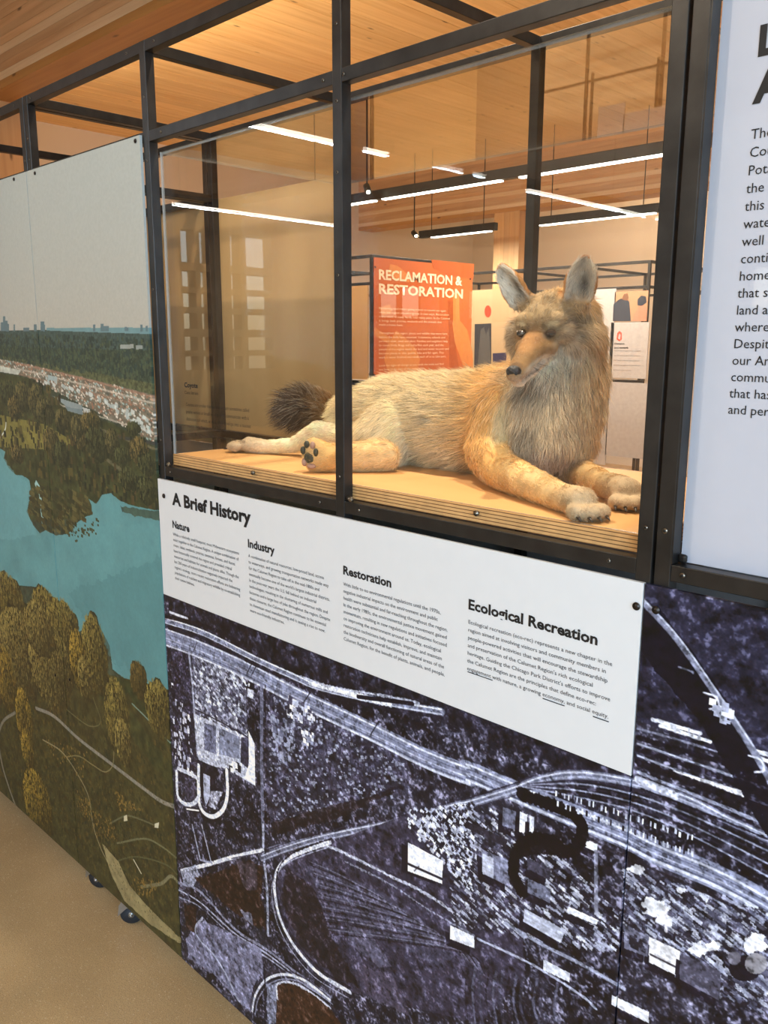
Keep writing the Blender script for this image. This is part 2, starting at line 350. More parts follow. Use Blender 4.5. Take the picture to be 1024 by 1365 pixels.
def sheet(nm, b):
    o = box(nm, b, ACR, cv); o.data.materials.append(ACRE)
    d = [b[1] - b[0], b[3] - b[2], b[5] - b[4]]; k = d.index(min(d))
    for p in o.data.polygons: p.material_index = 0 if abs(p.normal[k]) > .9 else 1
    return o
sheet('front_sheet', (ax0, -1.0, ay0, ay0 + TH, az0, az1)); sheet('front_sheet', (-.9992, ax1, ay0, ay0 + TH, az0, az1))
sheet('rear_sheet', (ax0, ax1, ay1 - TH, ay1, az0, az1)); sheet('side_sheet', (ax0, ax0 + TH, ay0 + TH, ay1 - TH, az0, az1))
sheet('side_sheet', (ax1 - TH, ax1, ay0 + TH, ay1 - TH, az0, az1)); sheet('top_sheet', (ax0 + TH, ax1 - TH, ay0 + TH, ay1 - TH, az1 - TH, az1))
RX, UZ, NY = (1, 0, 0), (0, 0, 1), (0, -1, 0)
def wl_(name, body, m, parent, u0, v0, u1, v1, capv, Y, pitch=None, bold=0.0, lift=.0006):
    """text on the plane y=Y: baseline starts at (u0,v0); widest line ends at (u1,v1); capital top of the first letter at height capv above the start"""
    p0, p1, pc = at(u0, v0, Y), at(u1, v1, Y), at(u0, v0 - capv, Y)
    return letters(name, body, m, parent, p0, RX, UZ, abs(p1[0] - p0[0]), pc[2] - p0[2], pitch, bold, nrm=NY, lift=lift)
INKB = plain('brown_ink', (52, 36, 22), rough=0.7)
p0 = at(247, 526, ay0); pe = at(249, 602, ay0)
wl_('lettering', 'Coyote', INK, cv, 246, 516, 264, 519, 6.4, ay0, bold=.03, lift=.0004)
wl_('lettering', 'Canis latrans', INKB, cv, 246.5, 525, 264.5, 527, 4.2, ay0, lift=.0004)
wl_('lettering', 'Coyotes are smaller than wolves and are sometimes called\nprairie wolves or brush wolves. They communicate with a\ndistinctive call which, at dusk, often develops into a raucous\nyodel chorus. The coyote is adaptable, able to adapt to and\nexpand its range near and despite humans. The coyote', INKB, cv, 248, 541, 334, 549.5, 4.6, ay0, pitch=.0145, lift=.0004)

# tan boards fixed behind the rear posts
for i, (xa, xb, la) in enumerate([(-2.616, -2.084, 'tan board closing the rear of the leftmost bay'), (-2.076, -1.562, 'tan board behind the left pane of the case, beyond the rear post')]):
    t = box('backing_board', (xa, xb, .5215, .5335, 1.2, 1.885), TAN); tag(t, la, 'panel')

for (xa, xb, la) in ((-3.16, -2.09, 'added grey board blocking light behind the leftmost mural'), (-2.076, -.458, 'long added grey board blocking light below the coyote deck'), (-.446, .64, 'added grey board blocking light behind the text panel')):
    tag(box('light_block_board', (xa, xb, .5215, .5275, .02, 1.198), plain('board_grey', (150, 150, 150))), la, 'panel')  # unseen boards added to stop light passing under the frames
# ------------------------------------------------------------------ the framed text panel on the right
tp = box('text_panel', (-.4275, .625, .0205, .0265, 1.247, 2.03), plain('text_panel_white', (186, 189, 200), rough=0.5, noise=0.01, coat=1.0)); tag(tp, 'glossy white text panel with large black paragraphs in a steel frame', 'text panel')
YT = .0205
def tline(body, u, v, cap, wpx, bold=0.0, nm='lettering'):
    p = at(u, v, YT); c = at(u, v - cap, YT); return letters(nm, body, INK, tp, p, RX, UZ, None, c[2] - p[2], None, bold, nrm=NY, lift=.0006)
tline('LAND', 1011, 74, 38, 0, .045); tline('ACKNOWLEDGMENT', 1003, 137, 40, 0, .045)
cp = at(1001, 186, YT); c2 = at(1001, 172.5, YT); pend = at(966, 545, YT)
pit = (cp[2] - at(966.5, 551, YT)[2]) / 16
body = ['The Miami, Illinois, and the', 'Council of Three Fires, the', 'Potawatomi, Ojibwe, and', 'the Menominee peoples of', 'this area lived beside the', 'waters and marshes, as', 'well as the prairies, and', 'continue to call this land', 'home. The waterways', 'that still cross the region,', 'land and lakes are places', 'where people gathered.', 'Despite great changes,', 'our American Indian', 'communities hold a story', 'that has long endured', 'and persists to this day.']
letters('lettering', '\n'.join(body), INK, tp, cp, RX, UZ, None, c2[2] - cp[2], pit, 0.0, nrm=NY)

# ------------------------------------------------------------------ linear lights
def linear(label, x0, x1, y, z, along='x', power=38, lit=None, colr=NEUT):
    L_ = x1 - x0
    def B(a0, a1, b0, b1, z0, z1): return (a0, a1, y + b0, y + b1, z0, z1) if along == 'x' else (y + b0, y + b1, a0, a1, z0, z1)
    mid = ((x0 + x1) / 2, y, z) if along == 'x' else (y, (x0 + x1) / 2, z)
    t = empty('linear_light', mid, label, 'ceiling light', 'suspended linear lights')
    box('housing', B(x0, x1, -.03, .03, z, z + .07), BLACKM, t, bevel=.003)
    for (a, b) in (lit or [(x0 + .04, x1 - .04)]):
        box('diffuser', B(a, b, -.022, .022, z - .008, z - .0005), LED, t)
        lx, ly = (b - a, .04) if along == 'x' else (.04, b - a)
        loc = ((a + b) / 2, y, z - .02) if along == 'x' else (y, (a + b) / 2, z - .02)
        area('linear_lamp', loc, lx, ly, power * (b - a), colr)
    for a in (x0 + .15, x1 - .15):
        p = (a, y) if along == 'x' else (y, a)
        cyl('hanger', (p[0], p[1], z + .07), (p[0], p[1], ZC - .001), .004, BLACKM, t, 8)
    return t
def spot(label, loc, target, power, parent_z):
    t = empty('track_spot', loc, label, 'spotlight', 'small track spotlights'); d = (Vector(target) - Vector(loc)).normalized(); L0 = Vector(loc)
    cyl('can', L0 - d * .09, L0, .026, BLACKM, t, 20, bevel=.003); cyl('lens', L0 + d * .0005, L0 + d * .002, .014, SPOT, t, 16)
    cyl('stem', L0 - d * .06, (L0[0] - d[0] * .06, L0[1] - d[1] * .06, parent_z), .006, BLACKM, t, 8)
    ld = bpy.data.lights.new('spot_lamp', 'SPOT'); ld.energy = power; ld.color = SPOTC; ld.spot_size = math.radians(84); ld.spot_blend = 0.6; ld.shadow_soft_size = 0.03
    o = bpy.data.objects.new('spot_lamp', ld); C.objects.link(o); o.location = L0 + d * .01; o.rotation_euler = d.to_track_quat('-Z', 'Y').to_euler()
# fixtures beyond the case (heights fixed at 2.6, positions read off the photograph)
linear('long linear light hanging across the hall in front of the far beam', -5.9, -2.2, 4.08, 2.60, lit=[(-5.86, -5.02), (-4.93, -3.78), (-3.62, -2.35)])
linear('short linear light hanging farther off, left of the timber column', -6.06, -5.1, 5.76, 2.53, lit=[(-5.9, -5.16)])
linear('linear light hanging farther off, right of the timber column', -4.64, -3.45, 5.76, 2.53)
# fixtures behind the photographer (mirrored in the acrylic, save the eastern one)
linear('linear light behind the viewer nearest the exhibit', -2.9, -1.5, -3.75, 2.60, 'y', power=18, colr=COOL)
linear('linear light behind the viewer near the windows', -5.8, -4.4, -3.85, 2.60, 'y', power=18, colr=COOL)
linear('linear light behind the viewer along the west wall', -5.0, -2.9, -6.3, 2.60, 'y', power=18, colr=COOL)
linear('added linear light behind the viewer toward the east end', -3.4, -1.2, .9, 2.60, 'y', power=26, colr=COOL)  # unseen extra lamp, added to light the scene from the viewer's side
# warm spotlights over the case
spot('small black spotlight aimed at the front of the case', (-1.5, -1.9, 3.0), (-1.0, .2, 1.5), 70, ZC)
spot('small black spotlight above the head of the coyote', (-.55, .34, 3.2), (-.85, .22, 1.3), 165, ZC)
spot('small black spotlight above the tail of the coyote', (-1.75, .34, 3.2), (-1.35, .22, 1.35), 165, ZC)
spot('small black spotlight by the far linear light', (-4.97, 3.95, 2.64), (-3.9, 3.3, 1.6), 40, ZC)
spot('small black spotlight farther off by the timber column', (-6.12, 5.76, 2.56), (-4.5, 5.0, 1.6), 15, ZC)
# cove lights added out of sight on the beams to brighten ceiling and beam faces
for k, (x, y, dy, lx, p) in enumerate(((-3.1, 1.375, 1, 5.6, 115), (-3.1, 6.705, 1, 5.0, 90), (-2.0, -4.295, -1, 5.0, 60))):
    t = empty('added_cove_light', (x, y, 2.83), ['added hidden cove light along the rear of the near beam', 'added hidden cove light along the rear of the far beam', 'added hidden cove light on the beam near the south windows'][k], 'ceiling light', 'added cove lights on the beams')
    box('housing', (x - lx / 2, x + lx / 2, y - .035, y + .035, 2.83, 2.87), BLACKM, t, bevel=.003)
    area('added_cove_lamp', (x, y + dy * .01, 2.885), lx, .05, p, WARM if k < 2 else COOL, (x, y + dy * 1.0, 3.36))

# ------------------------------------------------------------------ exhibits beyond
CREAM = plain('cream_panel', (228, 190, 130), rough=0.5, noise=0.02, scale=4); CREAM2 = plain('pale_cream_panel', (196, 168, 126), rough=0.5, noise=0.02, scale=4)
NAVY = plain('navy_panel', (42, 40, 78), rough=0.5); ORANGE = plain('orange_print', (200, 98, 44), rough=0.35, noise=0.03, scale=3, coat=0.2)
ORL = plain('light_orange_print', (218, 132, 66), rough=0.35, coat=0.2); ORD = plain('deep_orange_print', (180, 84, 36), rough=0.35, coat=0.2); CRINK = plain('cream_ink', (244, 214, 176), rough=0.5)
RED = plain('red_print', (214, 66, 36), rough=0.5); GREYP = plain('grey_print', (172, 162, 154), rough=0.5); DKP = plain('dark_print', (38, 42, 52), rough=0.5); SKIN = plain('brown_print', (120, 76, 48), rough=0.5); PHB = plain('photo_tan_print', (172, 128, 92), rough=0.5)
OX = -4.06
fo = frame('black steel lattice frame carrying the orange exhibit panel', [-6.2, -5.66, -5.12, -4.60, OX - T], 1.04, 3.09, 2.053, base=.03,
      rails_front=[(-6.18, OX - T, z) for z in (2.053, 1.88, 1.24, .1)], rails_rear=[(-6.18, OX - T, z) for z in (2.053, 1.88, 1.24, .1)], rails_side=[(-6.2, 2.053), (OX - T, 2.053), (-5.12, 2.053), (OX - T, 1.24), (OX - T, .1)])
EX, EYv = (0, 1, 0), (1, 0, 0)   # panels that face +x: text runs along +y
op = box('orange_panel', (OX + .001, OX + .007, 3.105, 4.125, 1.235, 2.035), ORANGE); tag(op, 'orange exhibit panel with a cream heading and paragraph beyond the case', 'text panel')
def poly_yz(name, pts, x, m, parent, t=.0012):
    """flat printed shape on a plane x=const, pts in (y,z)"""
    n_ = len(pts); vs = [(x, a, b) for a, b in pts] + [(x - t, a, b) for a, b in pts]
    fs = [tuple(range(n_)), tuple(range(2 * n_ - 1, n_ - 1, -1))] + [(i, i + n_, (i + 1) % n_ + n_, (i + 1) % n_) for i in range(n_)]
    return mesh_obj(name, vs, fs, m, parent)
def ox(u, v):
    r = RW @ np.array([u - PP[0], v - PP[1], FOC]); t = (OX + .007 - CAM[0]) / r[0]; p = CAM + r * t; return (p[1], p[2])
PX = OX + .0075
shapes = [([(597, 400), (605, 401), (605, 445), (613, 498), (600, 502)], ORD, 0), ([(575, 346), (632, 352), (631, 372), (598, 368), (578, 358)], ORD, .0001), ([(604, 392), (612, 392), (613, 428), (604, 430)], ORL, .0002), ([(603, 430), (614, 428), (623, 440), (630, 470), (631, 497), (621, 498), (606, 455)], ORL, .0003),
          ([(499, 436), (520, 450), (524, 462), (499, 447)], ORL, .0003), ([(528, 440), (540, 450), (553, 463), (560, 478), (557, 494), (546, 504), (530, 507), (518, 498), (512, 480), (516, 462)], ORL, .0004),
          ([(520, 352), (530, 354), (544, 366), (546, 376), (528, 374), (518, 364)], ORL, .0003), ([(505, 410), (520, 406), (522, 418), (510, 420)], ORL, .0003)]
for i, (pts, m_, d) in enumerate(shapes): poly_yz('printed_shape', [ox(*p) for p in pts], PX + d, m_, op)
def olet(body, u0, v0, u1, v1, cap, pitch=None, bold=0):
    a, b, c = ox(u0, v0), ox(u1, v1), ox(u0, v0 - cap)
    return letters('lettering', body, CRINK, op, (PX, a[0], a[1]), (0, 1, 0), (0, 0, 1), b[0] - a[0], c[1] - a[1], pitch, bold, nrm=(1, 0, 0), lift=.0008)
olet('RECLAMATION &', 505, 372, 616, 379, 13, bold=.03); olet('RESTORATION', 505, 391, 617, 397, 13, bold=.03)
para = 'Reclaiming land means giving it back to natural use again\nwhile the region around it grows in new ways. Restoration\nis the work of many hands over many years. In the Calumet\nit brings back prairies, wetlands and the animals that\nmade a home here.\n\nThroughout the region, plants and wildlife that were here\nbefore the mills have returned. Volunteers, schools and\npartners clear, seed and plant. Families and neighbors help\nto count birds, frogs and butterflies each year, and the\npeople of the region watch the land and water recover and\nbecome places to visit, paddle, hike and fish again. This\nwork is never finished and needs each of us to take part.\n\nLook for signs of change as you walk the trails and find\nout how to be part of the restoration.'
a_, b2 = ox(505, 412), ox(505, 494)
olet(para, 505, 412, 600, 414, 3.0, pitch=(a_[1] - b2[1]) / 15)
for (u, v) in ((627, 372), (627, 490), (499, 500), (500, 356)):
    q = ox(u, v); cyl('bolt', (PX - .001, q[0], q[1]), (PX + .003, q[0], q[1]), .007, BLACKM, op, 10)
# cream and navy boards in the frame plane left of the orange panel
for (xa, xb), lb_ in zip(((-4.595, -4.065), (-5.115, -4.605), (-5.655, -5.125)), (('cream board touching the frame corner of the orange panel', 'navy board under the cream board next to the orange panel'), ('second cream board from the orange panel', 'navy board under the second cream board'), ('third cream board from the orange panel', 'navy board under the third cream board'))):
    tag(box('cream_board', (xa, xb - .02, 3.078, 3.088, 1.25, 1.86), CREAM), lb_[0], 'panel', 'cream boards beyond the case')
    tag(box('navy_board', (xa, xb - .02, 3.078, 3.088, .12, 1.225), NAVY), lb_[1], 'panel', 'navy boards beyond the case')
tag(box('cream_board', (OX + .001, OX + .007, 3.105, 4.125, .12, 1.225), CREAM), 'cream board below the orange exhibit panel', 'panel')

# next exhibit: cream panels with photographs, behind the coyote's head
F2Y = 4.66
fx = [-5.2, -4.66, -4.12, -3.58, -2.94 - .0]
fb = frame('black steel lattice frame with white and photograph panels far to the right', [-5.24, -4.66, -4.10, -3.515, -2.945], 1.04, F2Y, 2.053, base=.03, rails_front=[(-5.22, -2.945, z) for z in (2.053, 1.885, 1.235, .1)], rails_rear=[(-5.22, -2.945, z) for z in (2.053, 1.885, .1)], rails_side=[(-5.24, 2.053), (-4.10, 2.053), (-3.515, 2.053), (-2.945, 2.053), (-2.945, 1.885), (-2.945, .1)])
def fpanel(name, label, u0, v0, u1, v1, m, Y=F2Y - .008, t=.006, cat='panel', par=None, group=None):
    a, b = at(u0, v0, Y), at(u1, v1, Y); o = box(name, (a[0], b[0], Y, Y + t, b[2], a[2]), m, par)
    return tag(o, label, cat, group) if label else o
ph = fpanel('photo_panel', 'photograph of two people on the far right exhibit frame', 820, 389, 862, 428, PHB)
def poly_xz(name, pts, Y, m, parent, t=.001):
    q = [at(u, v, Y) for u, v in pts]; n_ = len(q)
    vs = [(p[0], Y, p[2]) for p in q] + [(p[0], Y + t, p[2]) for p in q]
    return mesh_obj(name, vs, [tuple(range(n_)), tuple(range(2 * n_ - 1, n_ - 1, -1))] + [(i, (i + 1) % n_, (i + 1) % n_ + n_, i + n_) for i in range(n_)], m, parent)
YF = F2Y - .0085
poly_xz('printed_shape', [(817, 428), (818, 406), (824, 400), (828, 398), (834, 398), (839, 402), (841, 428)], YF - .0006, DKP, ph)
poly_xz('printed_shape', [(829, 399), (832, 392), (836, 391), (838, 396), (836, 401)], YF - .0012, SKIN, ph)
poly_xz('printed_shape', [(850, 407), (850, 399), (855, 394), (861, 395), (862, 403), (856, 408)], YF - .0006, DKP, ph)
poly_xz('printed_shape', [(843, 428), (851, 409), (858, 407), (862, 411), (862, 428)], YF - .0012, plain('salmon_print', (190, 120, 92)), ph)
wp1 = fpanel('white_board', 'white board with a small red emblem under the photograph, far right', 815, 430, 861, 505, GREYP)
poly_xz('emblem', [(822, 452), (823, 444), (826, 441), (829, 444), (829, 452), (826, 455)], YF - .0006, RED, wp1); poly_xz('emblem_center', [(824, 451), (825, 446), (826.5, 445), (827.5, 447), (827, 451), (826, 452.5)], YF - .0012, GREYP, wp1)
wl_('lettering', 'Champion\nLand stewards', INK, wp1, 819, 459, 838, 461, 2.2, YF, pitch=.028, bold=.03, lift=.001)
wl_('lettering', 'People who live here care for this land, and many of\nthem have worked for years to protect its rivers and\nlakes. They speak up for clean water and open space\nand welcome new neighbors to the trails. Their work\ngoes on in every season of the year.', GREYINK, wp1, 819, 468, 855, 467, 1.5, YF, pitch=.034, lift=.001)
fpanel('white_board', 'plain white board below the emblem board, far right', 812, 509, 857, 612, GREYP)
fpanel('white_board', 'white board seen between the coyote neck and the photograph', 790, 386, 815, 505, GREYP)
fpanel('white_board', 'white board seen low between the coyote neck and far post', 780, 509, 807, 620, GREYP)
# cream panels just beyond the orange one
CY = 4.32
cpn = box('cream_poster', (-4.5, -3.72, CY, CY + .006, 0.0, 1.885), CREAM2); tag(cpn, 'cream poster with a red dot and a dark photograph beside the orange panel', 'poster')
poly_xz('photo_print', [(633, 432), (655, 431), (655, 502), (632, 503)], CY - .0008, DKP, cpn)
poly_xz('photo_detail', [(636, 503), (638, 470), (641, 440), (645, 436), (648, 446), (652, 436), (654, 470), (654, 502)], CY - .0014, plain('dim_photo_print', (84, 82, 80)), cpn)
cc = (650.5, 415); poly_xz('red_dot', [(cc[0] + 4.4 * math.cos(k * math.pi / 8), cc[1] + 8 * math.sin(k * math.pi / 8)) for k in range(16)], CY - .001, RED, cpn)
poly_xz('navy_block', [(657, 471), (675, 470), (675, 494), (657, 495)], CY - .001, NAVY, cpn)

# ------------------------------------------------------------------ printed aerial photographs, painted into arrays here
YP = -.0065
def vnoise(h, w_, cell, g):
    gh, gw = int(h / cell) + 3, int(w_ / cell) + 3; a = g.random((gh, gw), dtype=np.float32)
    y = np.arange(h, dtype=np.float32) / cell; x = np.arange(w_, dtype=np.float32) / cell
    y0, x0 = y.astype(int), x.astype(int); fy, fx = y - y0, x - x0; fy = fy * fy * (3 - 2 * fy); fx = fx * fx * (3 - 2 * fx)
    A = a[y0] * (1 - fy)[:, None] + a[y0 + 1] * fy[:, None]
    return A[:, x0] * (1 - fx)[None, :] + A[:, x0 + 1] * fx[None, :]
def fbm(h, w_, cell, g, octs=4, gain=.55):
    s = np.zeros((h, w_), np.float32); a = 1.0; t = 0
    for _ in range(octs):
        s += a * vnoise(h, w_, max(cell, 1.01), g); t += a; a *= gain; cell /= 2
        if cell < 1.2: break
    return s / t
class Print:
    def __init__(s, x0, x1, z0, z1, ppm, seed):
        s.x0, s.x1, s.z0, s.z1, s.ppm = x0, x1, z0, z1, ppm; s.w = int((x1 - x0) * ppm); s.h = int((z1 - z0) * ppm)
        s.g = np.random.default_rng(seed); s.im = np.zeros((s.h, s.w, 3), np.float32)
        s.n1 = fbm(s.h, s.w, 60, s.g); s.n2 = fbm(s.h, s.w, 14, s.g); s.n3 = fbm(s.h, s.w, 4, s.g, 2); s.fine = s.g.random((s.h, s.w), dtype=np.float32)
    def px(s, pts):   # photograph position -> pixel of the print (row 0 at the bottom)
        o = []
        for u, v in pts:
            p = at(u, v, YP); o.append(((p[0] - s.x0) * s.ppm, (p[2] - s.z0) * s.ppm))
        return np.array(o, np.float32)
    def mask(s, P, grow=2, wob=0.0):
        a0, b0 = np.floor(P.min(0)).astype(int) - grow; a1, b1 = np.ceil(P.max(0)).astype(int) + grow
        a0, b0 = max(a0, 0), max(b0, 0); a1, b1 = min(a1, s.w), min(b1, s.h)
        if a1 <= a0 or b1 <= b0: return None
        X_, Y_ = np.meshgrid(np.arange(a0, a1, dtype=np.float32) + .5, np.arange(b0, b1, dtype=np.float32) + .5)
        if wob: X_ = X_ + (s.n2[b0:b1, a0:a1] - .5) * wob * 2; Y_ = Y_ + (s.n2[::-1][b0:b1, a0:a1] - .5) * wob * 2
        ins = np.zeros(X_.shape, bool); n_ = len(P)
        for i in range(n_):
            (xa, ya), (xb, yb) = P[i], P[(i + 1) % n_]
            if ya == yb: continue
            c = ((ya > Y_) != (yb > Y_)) & (X_ < (xb - xa) * (Y_ - ya) / (yb - ya) + xa); ins ^= c
        return (slice(b0, b1), slice(a0, a1)), ins.astype(np.float32)
    def blend(s, sl, m, col, tex=0.0, src=None):
        c = np.array(col, np.float32) / 255; n_ = (s.n2 if src is None else src)[sl]
        c = c[None, None] * (1 + tex * (n_[..., None] - .5) * 2)
        s.im[sl] = s.im[sl] * (1 - m[..., None]) + c * m[..., None]
    def poly(s, pts, col, tex=.15, alpha=1.0, wob=0.0, src=None, raw=False):
        P = np.array(pts, np.float32) if raw else s.px(pts); r = s.mask(P, 2 + int(wob), wob)
        if r: s.blend(r[0], r[1] * alpha, col, tex, src)
    def line(s, pts, wd, col, alpha=1.0, tex=.1, wob=0.0, smooth=True, dash=None, raw=False):
        P = np.array(pts, np.float32) if raw else s.px(pts)
        if smooth and len(P) > 2:      # Catmull-Rom
            Q = []; E_ = np.vstack([2 * P[0] - P[1], P, 2 * P[-1] - P[-2]])
            for i in range(1, len(E_) - 2):
                for t in np.linspace(0, 1, 8, endpoint=False):
                    a, b, c, d = E_[i - 1:i + 3]; Q.append(.5 * (2 * b + (c - a) * t + (2 * a - 5 * b + 4 * c - d) * t * t + (3 * b - a - 3 * c + d) * t ** 3))
            Q.append(P[-1]); P = np.array(Q)
        hw = wd / 2 * s.ppm / 700
        for i in range(len(P) - 1):
            if dash and (i // dash) % 2: continue
            a, b = P[i], P[i + 1]; lo = np.floor(np.minimum(a, b) - hw - 3 - wob).astype(int); hi = np.ceil(np.maximum(a, b) + hw + 3 + wob).astype(int)
            lo = np.maximum(lo, 0); hi = np.minimum(hi, (s.w, s.h))
            if (hi <= lo).any(): continue
            X_, Y_ = np.meshgrid(np.arange(lo[0], hi[0]) + .5, np.arange(lo[1], hi[1]) + .5); d = b - a; L2 = max((d ** 2).sum(), 1e-6)
            t = np.clip(((X_ - a[0]) * d[0] + (Y_ - a[1]) * d[1]) / L2, 0, 1); D = np.hypot(X_ - a[0] - t * d[0], Y_ - a[1] - t * d[1])
            sl = (slice(lo[1], hi[1]), slice(lo[0], hi[0]))
            if wob: D = D + (s.n3[sl] - .5) * wob * 2
            s.blend(sl, np.clip(hw - D + .5, 0, 1) * alpha, col, tex, s.n3)
    def dabs(s, pts, n, size, cols, asp=1.0, ang=0.0, raw=False, alpha=1.0):
        """many small blocks inside a polygon"""
        P = s.px(pts) if not raw else np.array(pts); r = s.mask(P, 0)
        if not r: return
        (sr, scn), m = r; ys, xs = np.nonzero(m > .5)
        if len(ys) == 0: return
        k = s.g.integers(0, len(ys), n); ca, sa = math.cos(ang), math.sin(ang)
        for i in k:
            cx, cy = xs[i] + scn.start, ys[i] + sr.start; h_ = s.g.uniform(*size) * s.ppm / 700; w2 = h_ * asp
            q = [(cx + a * w2 * ca - b * h_ * sa, cy + a * w2 * sa + b * h_ * ca) for a, b in ((-.5, -.5), (.5, -.5), (.5, .5), (-.5, .5))]
            s.poly(q, cols[s.g.integers(len(cols))], .1, alpha, raw=True)
    def tree(s, u, v, wu, hv, col, dark=(40, 40, 24)):
        """a leafy crown in the print: many upright dabs, lit ones on top"""
        P = s.px([(u - wu / 2, v), (u + wu / 2, v), (u, v - hv / 2), (u, v + hv / 2)]); cx, cy = P[2:, 0].mean(), P[2:, 1].mean(); rx = abs(P[1, 0] - P[0, 0]) / 2; ry = abs(P[2, 1] - P[3, 1]) / 2
        g = s.g; th = np.linspace(0, 2 * math.pi, 26, endpoint=False); rr_ = 1 + g.uniform(-.14, .1, 26)
        s.poly(np.stack([cx + rx * rr_ * np.cos(th), cy + ry * rr_ * np.sin(th)], 1), dark, .3, .92, raw=True, wob=3)
        n_ = int(rx * ry / 5) + 30; a = g.uniform(0, 2 * math.pi, n_); q = np.sqrt(g.uniform(0, 1, n_))
        X_ = cx + rx * q * np.cos(a); Y_ = cy + ry * q * np.sin(a); o = np.argsort(-Y_ * 0 + g.random(n_))
        for i in o:
            lit = np.clip(.55 + .35 * (Y_[i] - cy) / ry - .35 * (X_[i] - cx) / rx + g.normal(0, .22), .12, 1.15)
            c = np.array(dark) * (1 - lit) + np.array(col) * lit; w3 = g.uniform(1.6, 3.6); h3 = g.uniform(4, 10)
            s.poly([(X_[i] - w3 / 2, Y_[i] - h3 / 2), (X_[i] + w3 / 2, Y_[i] - h3 / 2), (X_[i] + w3 * .3, Y_[i] + h3 / 2), (X_[i] - w3 * .3, Y_[i] + h3 / 2)], c, .1, .85, raw=True)
    def material(s, name, rough, soften=0.0, **kw):
        a = np.clip(s.im, 0, 1); im = bpy.data.images.new(name, s.w, s.h, alpha=False); o = np.ones((s.h, s.w, 4), np.float32); o[..., :3] = a
        im.pixels.foreach_set(o.ravel()); im.update(); im.pack()
        m, n, b, out = newmat(name); t = n.nodes.new('ShaderNodeTexImage'); t.image = im; t.extension = 'EXTEND'; uv = n.nodes.new('ShaderNodeTexCoord')
        n.links.new(uv.outputs['UV'], t.inputs['Vector']); n.links.new(t.outputs['Color'], b.inputs['Base Color']); b.inputs['Roughness'].default_value = rough; b.inputs['Specular IOR Level'].default_value = .35
        return m
    def panel(s, name, x0, x1, z0, z1, m, label, cat='panel', group=None, th=.0055):
        o = box(name, (x0, x1, YP, YP + th, z0, z1), m); me = o.data; uv = me.uv_layers.new(name='UVMap')
        for l in me.loops:
            c = me.vertices[l.vertex_index].co; uv.data[l.index].uv = ((c.x - s.x0) / (s.x1 - s.x0), (c.z - s.z0) / (s.z1 - s.z0))
        return tag(o, label, cat, group)

# --- colour aerial: lake, trees, rail yard, distant town
K = Print(-3.165, -1.557, .08, 1.892, 800, 11)
zz = np.linspace(0, 1, K.h, dtype=np.float32)
hz = (at(150, 438, YP)[2] - K.z0) / (K.z1 - K.z0)
t = np.clip((zz - hz) / (1 - hz), 0, 1)[:, None, None]
K.im[:] = (np.array([178, 176, 166]) * (1 - t) ** 1.5 + np.array([176, 183, 180]) * (1 - (1 - t) ** 1.5)) / 255
def lo_(col, a=.25, src=None): return col
K.poly([(-400, 444), (0, 441), (206, 438), (250, 1300), (-400, 1300)], (62, 70, 54), .35)
K.poly([(62, 437.5), (206, 437), (206, 447), (62, 443)], (112, 146, 150), .06)                                                          # lake on the horizon
K.poly([(-300, 441), (0, 441), (62, 441), (206, 446), (206, 470), (0, 462), (-300, 458)], (66, 82, 76), .22, src=K.n3)
K.poly([(-300, 458), (0, 462), (206, 468), (206, 535), (0, 486), (-300, 480)], (60, 72, 56), .4, src=K.n3)
K.poly([(-300, 478), (0, 474), (100, 492), (206, 512), (206, 532), (0, 486)], (86, 90, 62), .35, src=K.n3)
for (u, w_, h_) in ((1, 4, 12), (4, 3, 20), (7, 3, 14), (10, 2, 10), (18, 2, 9), (45, 4, 9), (54, 5, 13), (57, 3, 9), (124, 3, 9), (134, 4, 10), (138, 7, 7), (166, 3, 6), (187, 3, 9), (194, 3, 7), (168, 3, 5), (31, 8, 5)):
    K.poly([(u, 442), (u + w_, 442), (u + w_, 442 - h_), (u, 442 - h_)], (96, 118, 124), .05)
K.dabs([(0, 446), (206, 452), (206, 508), (0, 482)], 900, (3, 8), [(44, 56, 48), (56, 68, 54), (74, 84, 62), (50, 66, 60)], .8)
K.poly([(160, 460), (178, 459), (178, 465), (160, 465)], (150, 156, 150), .1); K.poly([(181, 461), (190, 461), (190, 466), (181, 466)], (140, 148, 144), .1)
Y1 = [(-200, 470), (0, 479), (30, 484), (110, 503), (206, 527), (206, 590), (150, 560), (90, 530), (40, 503), (0, 492), (-200, 486)]
K.poly(Y1, (118, 112, 96), .3)
K.dabs(Y1, 1500, (1.4, 3.6), [(206, 196, 178), (156, 112, 88), (186, 156, 132), (150, 176, 172), (216, 208, 196), (120, 96, 80), (90, 90, 80)], 1.8, -.35)
for d in (0, 7, 14, 40): K.line([(20, 484 + d), (110, 505 + d * 1.1), (206, 530 + d * 1.2)], 3, [(170, 128, 104), (204, 194, 178), (150, 120, 100), (80, 84, 80)][(d // 7) % 4], .7, .3, wob=2)
K.poly([(0, 488), (28, 494), (24, 500), (0, 496)], (186, 190, 178), .2); K.poly([(64, 500), (76, 503), (76, 509), (64, 506)], (160, 176, 176), .1)
K.poly([(85, 538), (108, 541), (111, 553), (92, 552)], (118, 134, 136), .1); K.poly([(70, 528), (108, 540), (112, 546), (90, 543)], (140, 152, 152), .1); K.poly([(110, 543), (120, 546), (120, 551), (112, 550)], (186, 190, 186), .1)
K.dabs([(60, 510), (130, 530), (200, 580), (200, 556), (120, 525), (60, 503)], 60, (4, 7), [(200, 206, 200), (170, 180, 176)], 1.6, -.3)
K.poly([(-300, 500), (0, 498), (40, 505), (90, 548), (150, 565), (206, 596), (212, 690), (-300, 700)], (62, 66, 40), .35, src=K.n2)
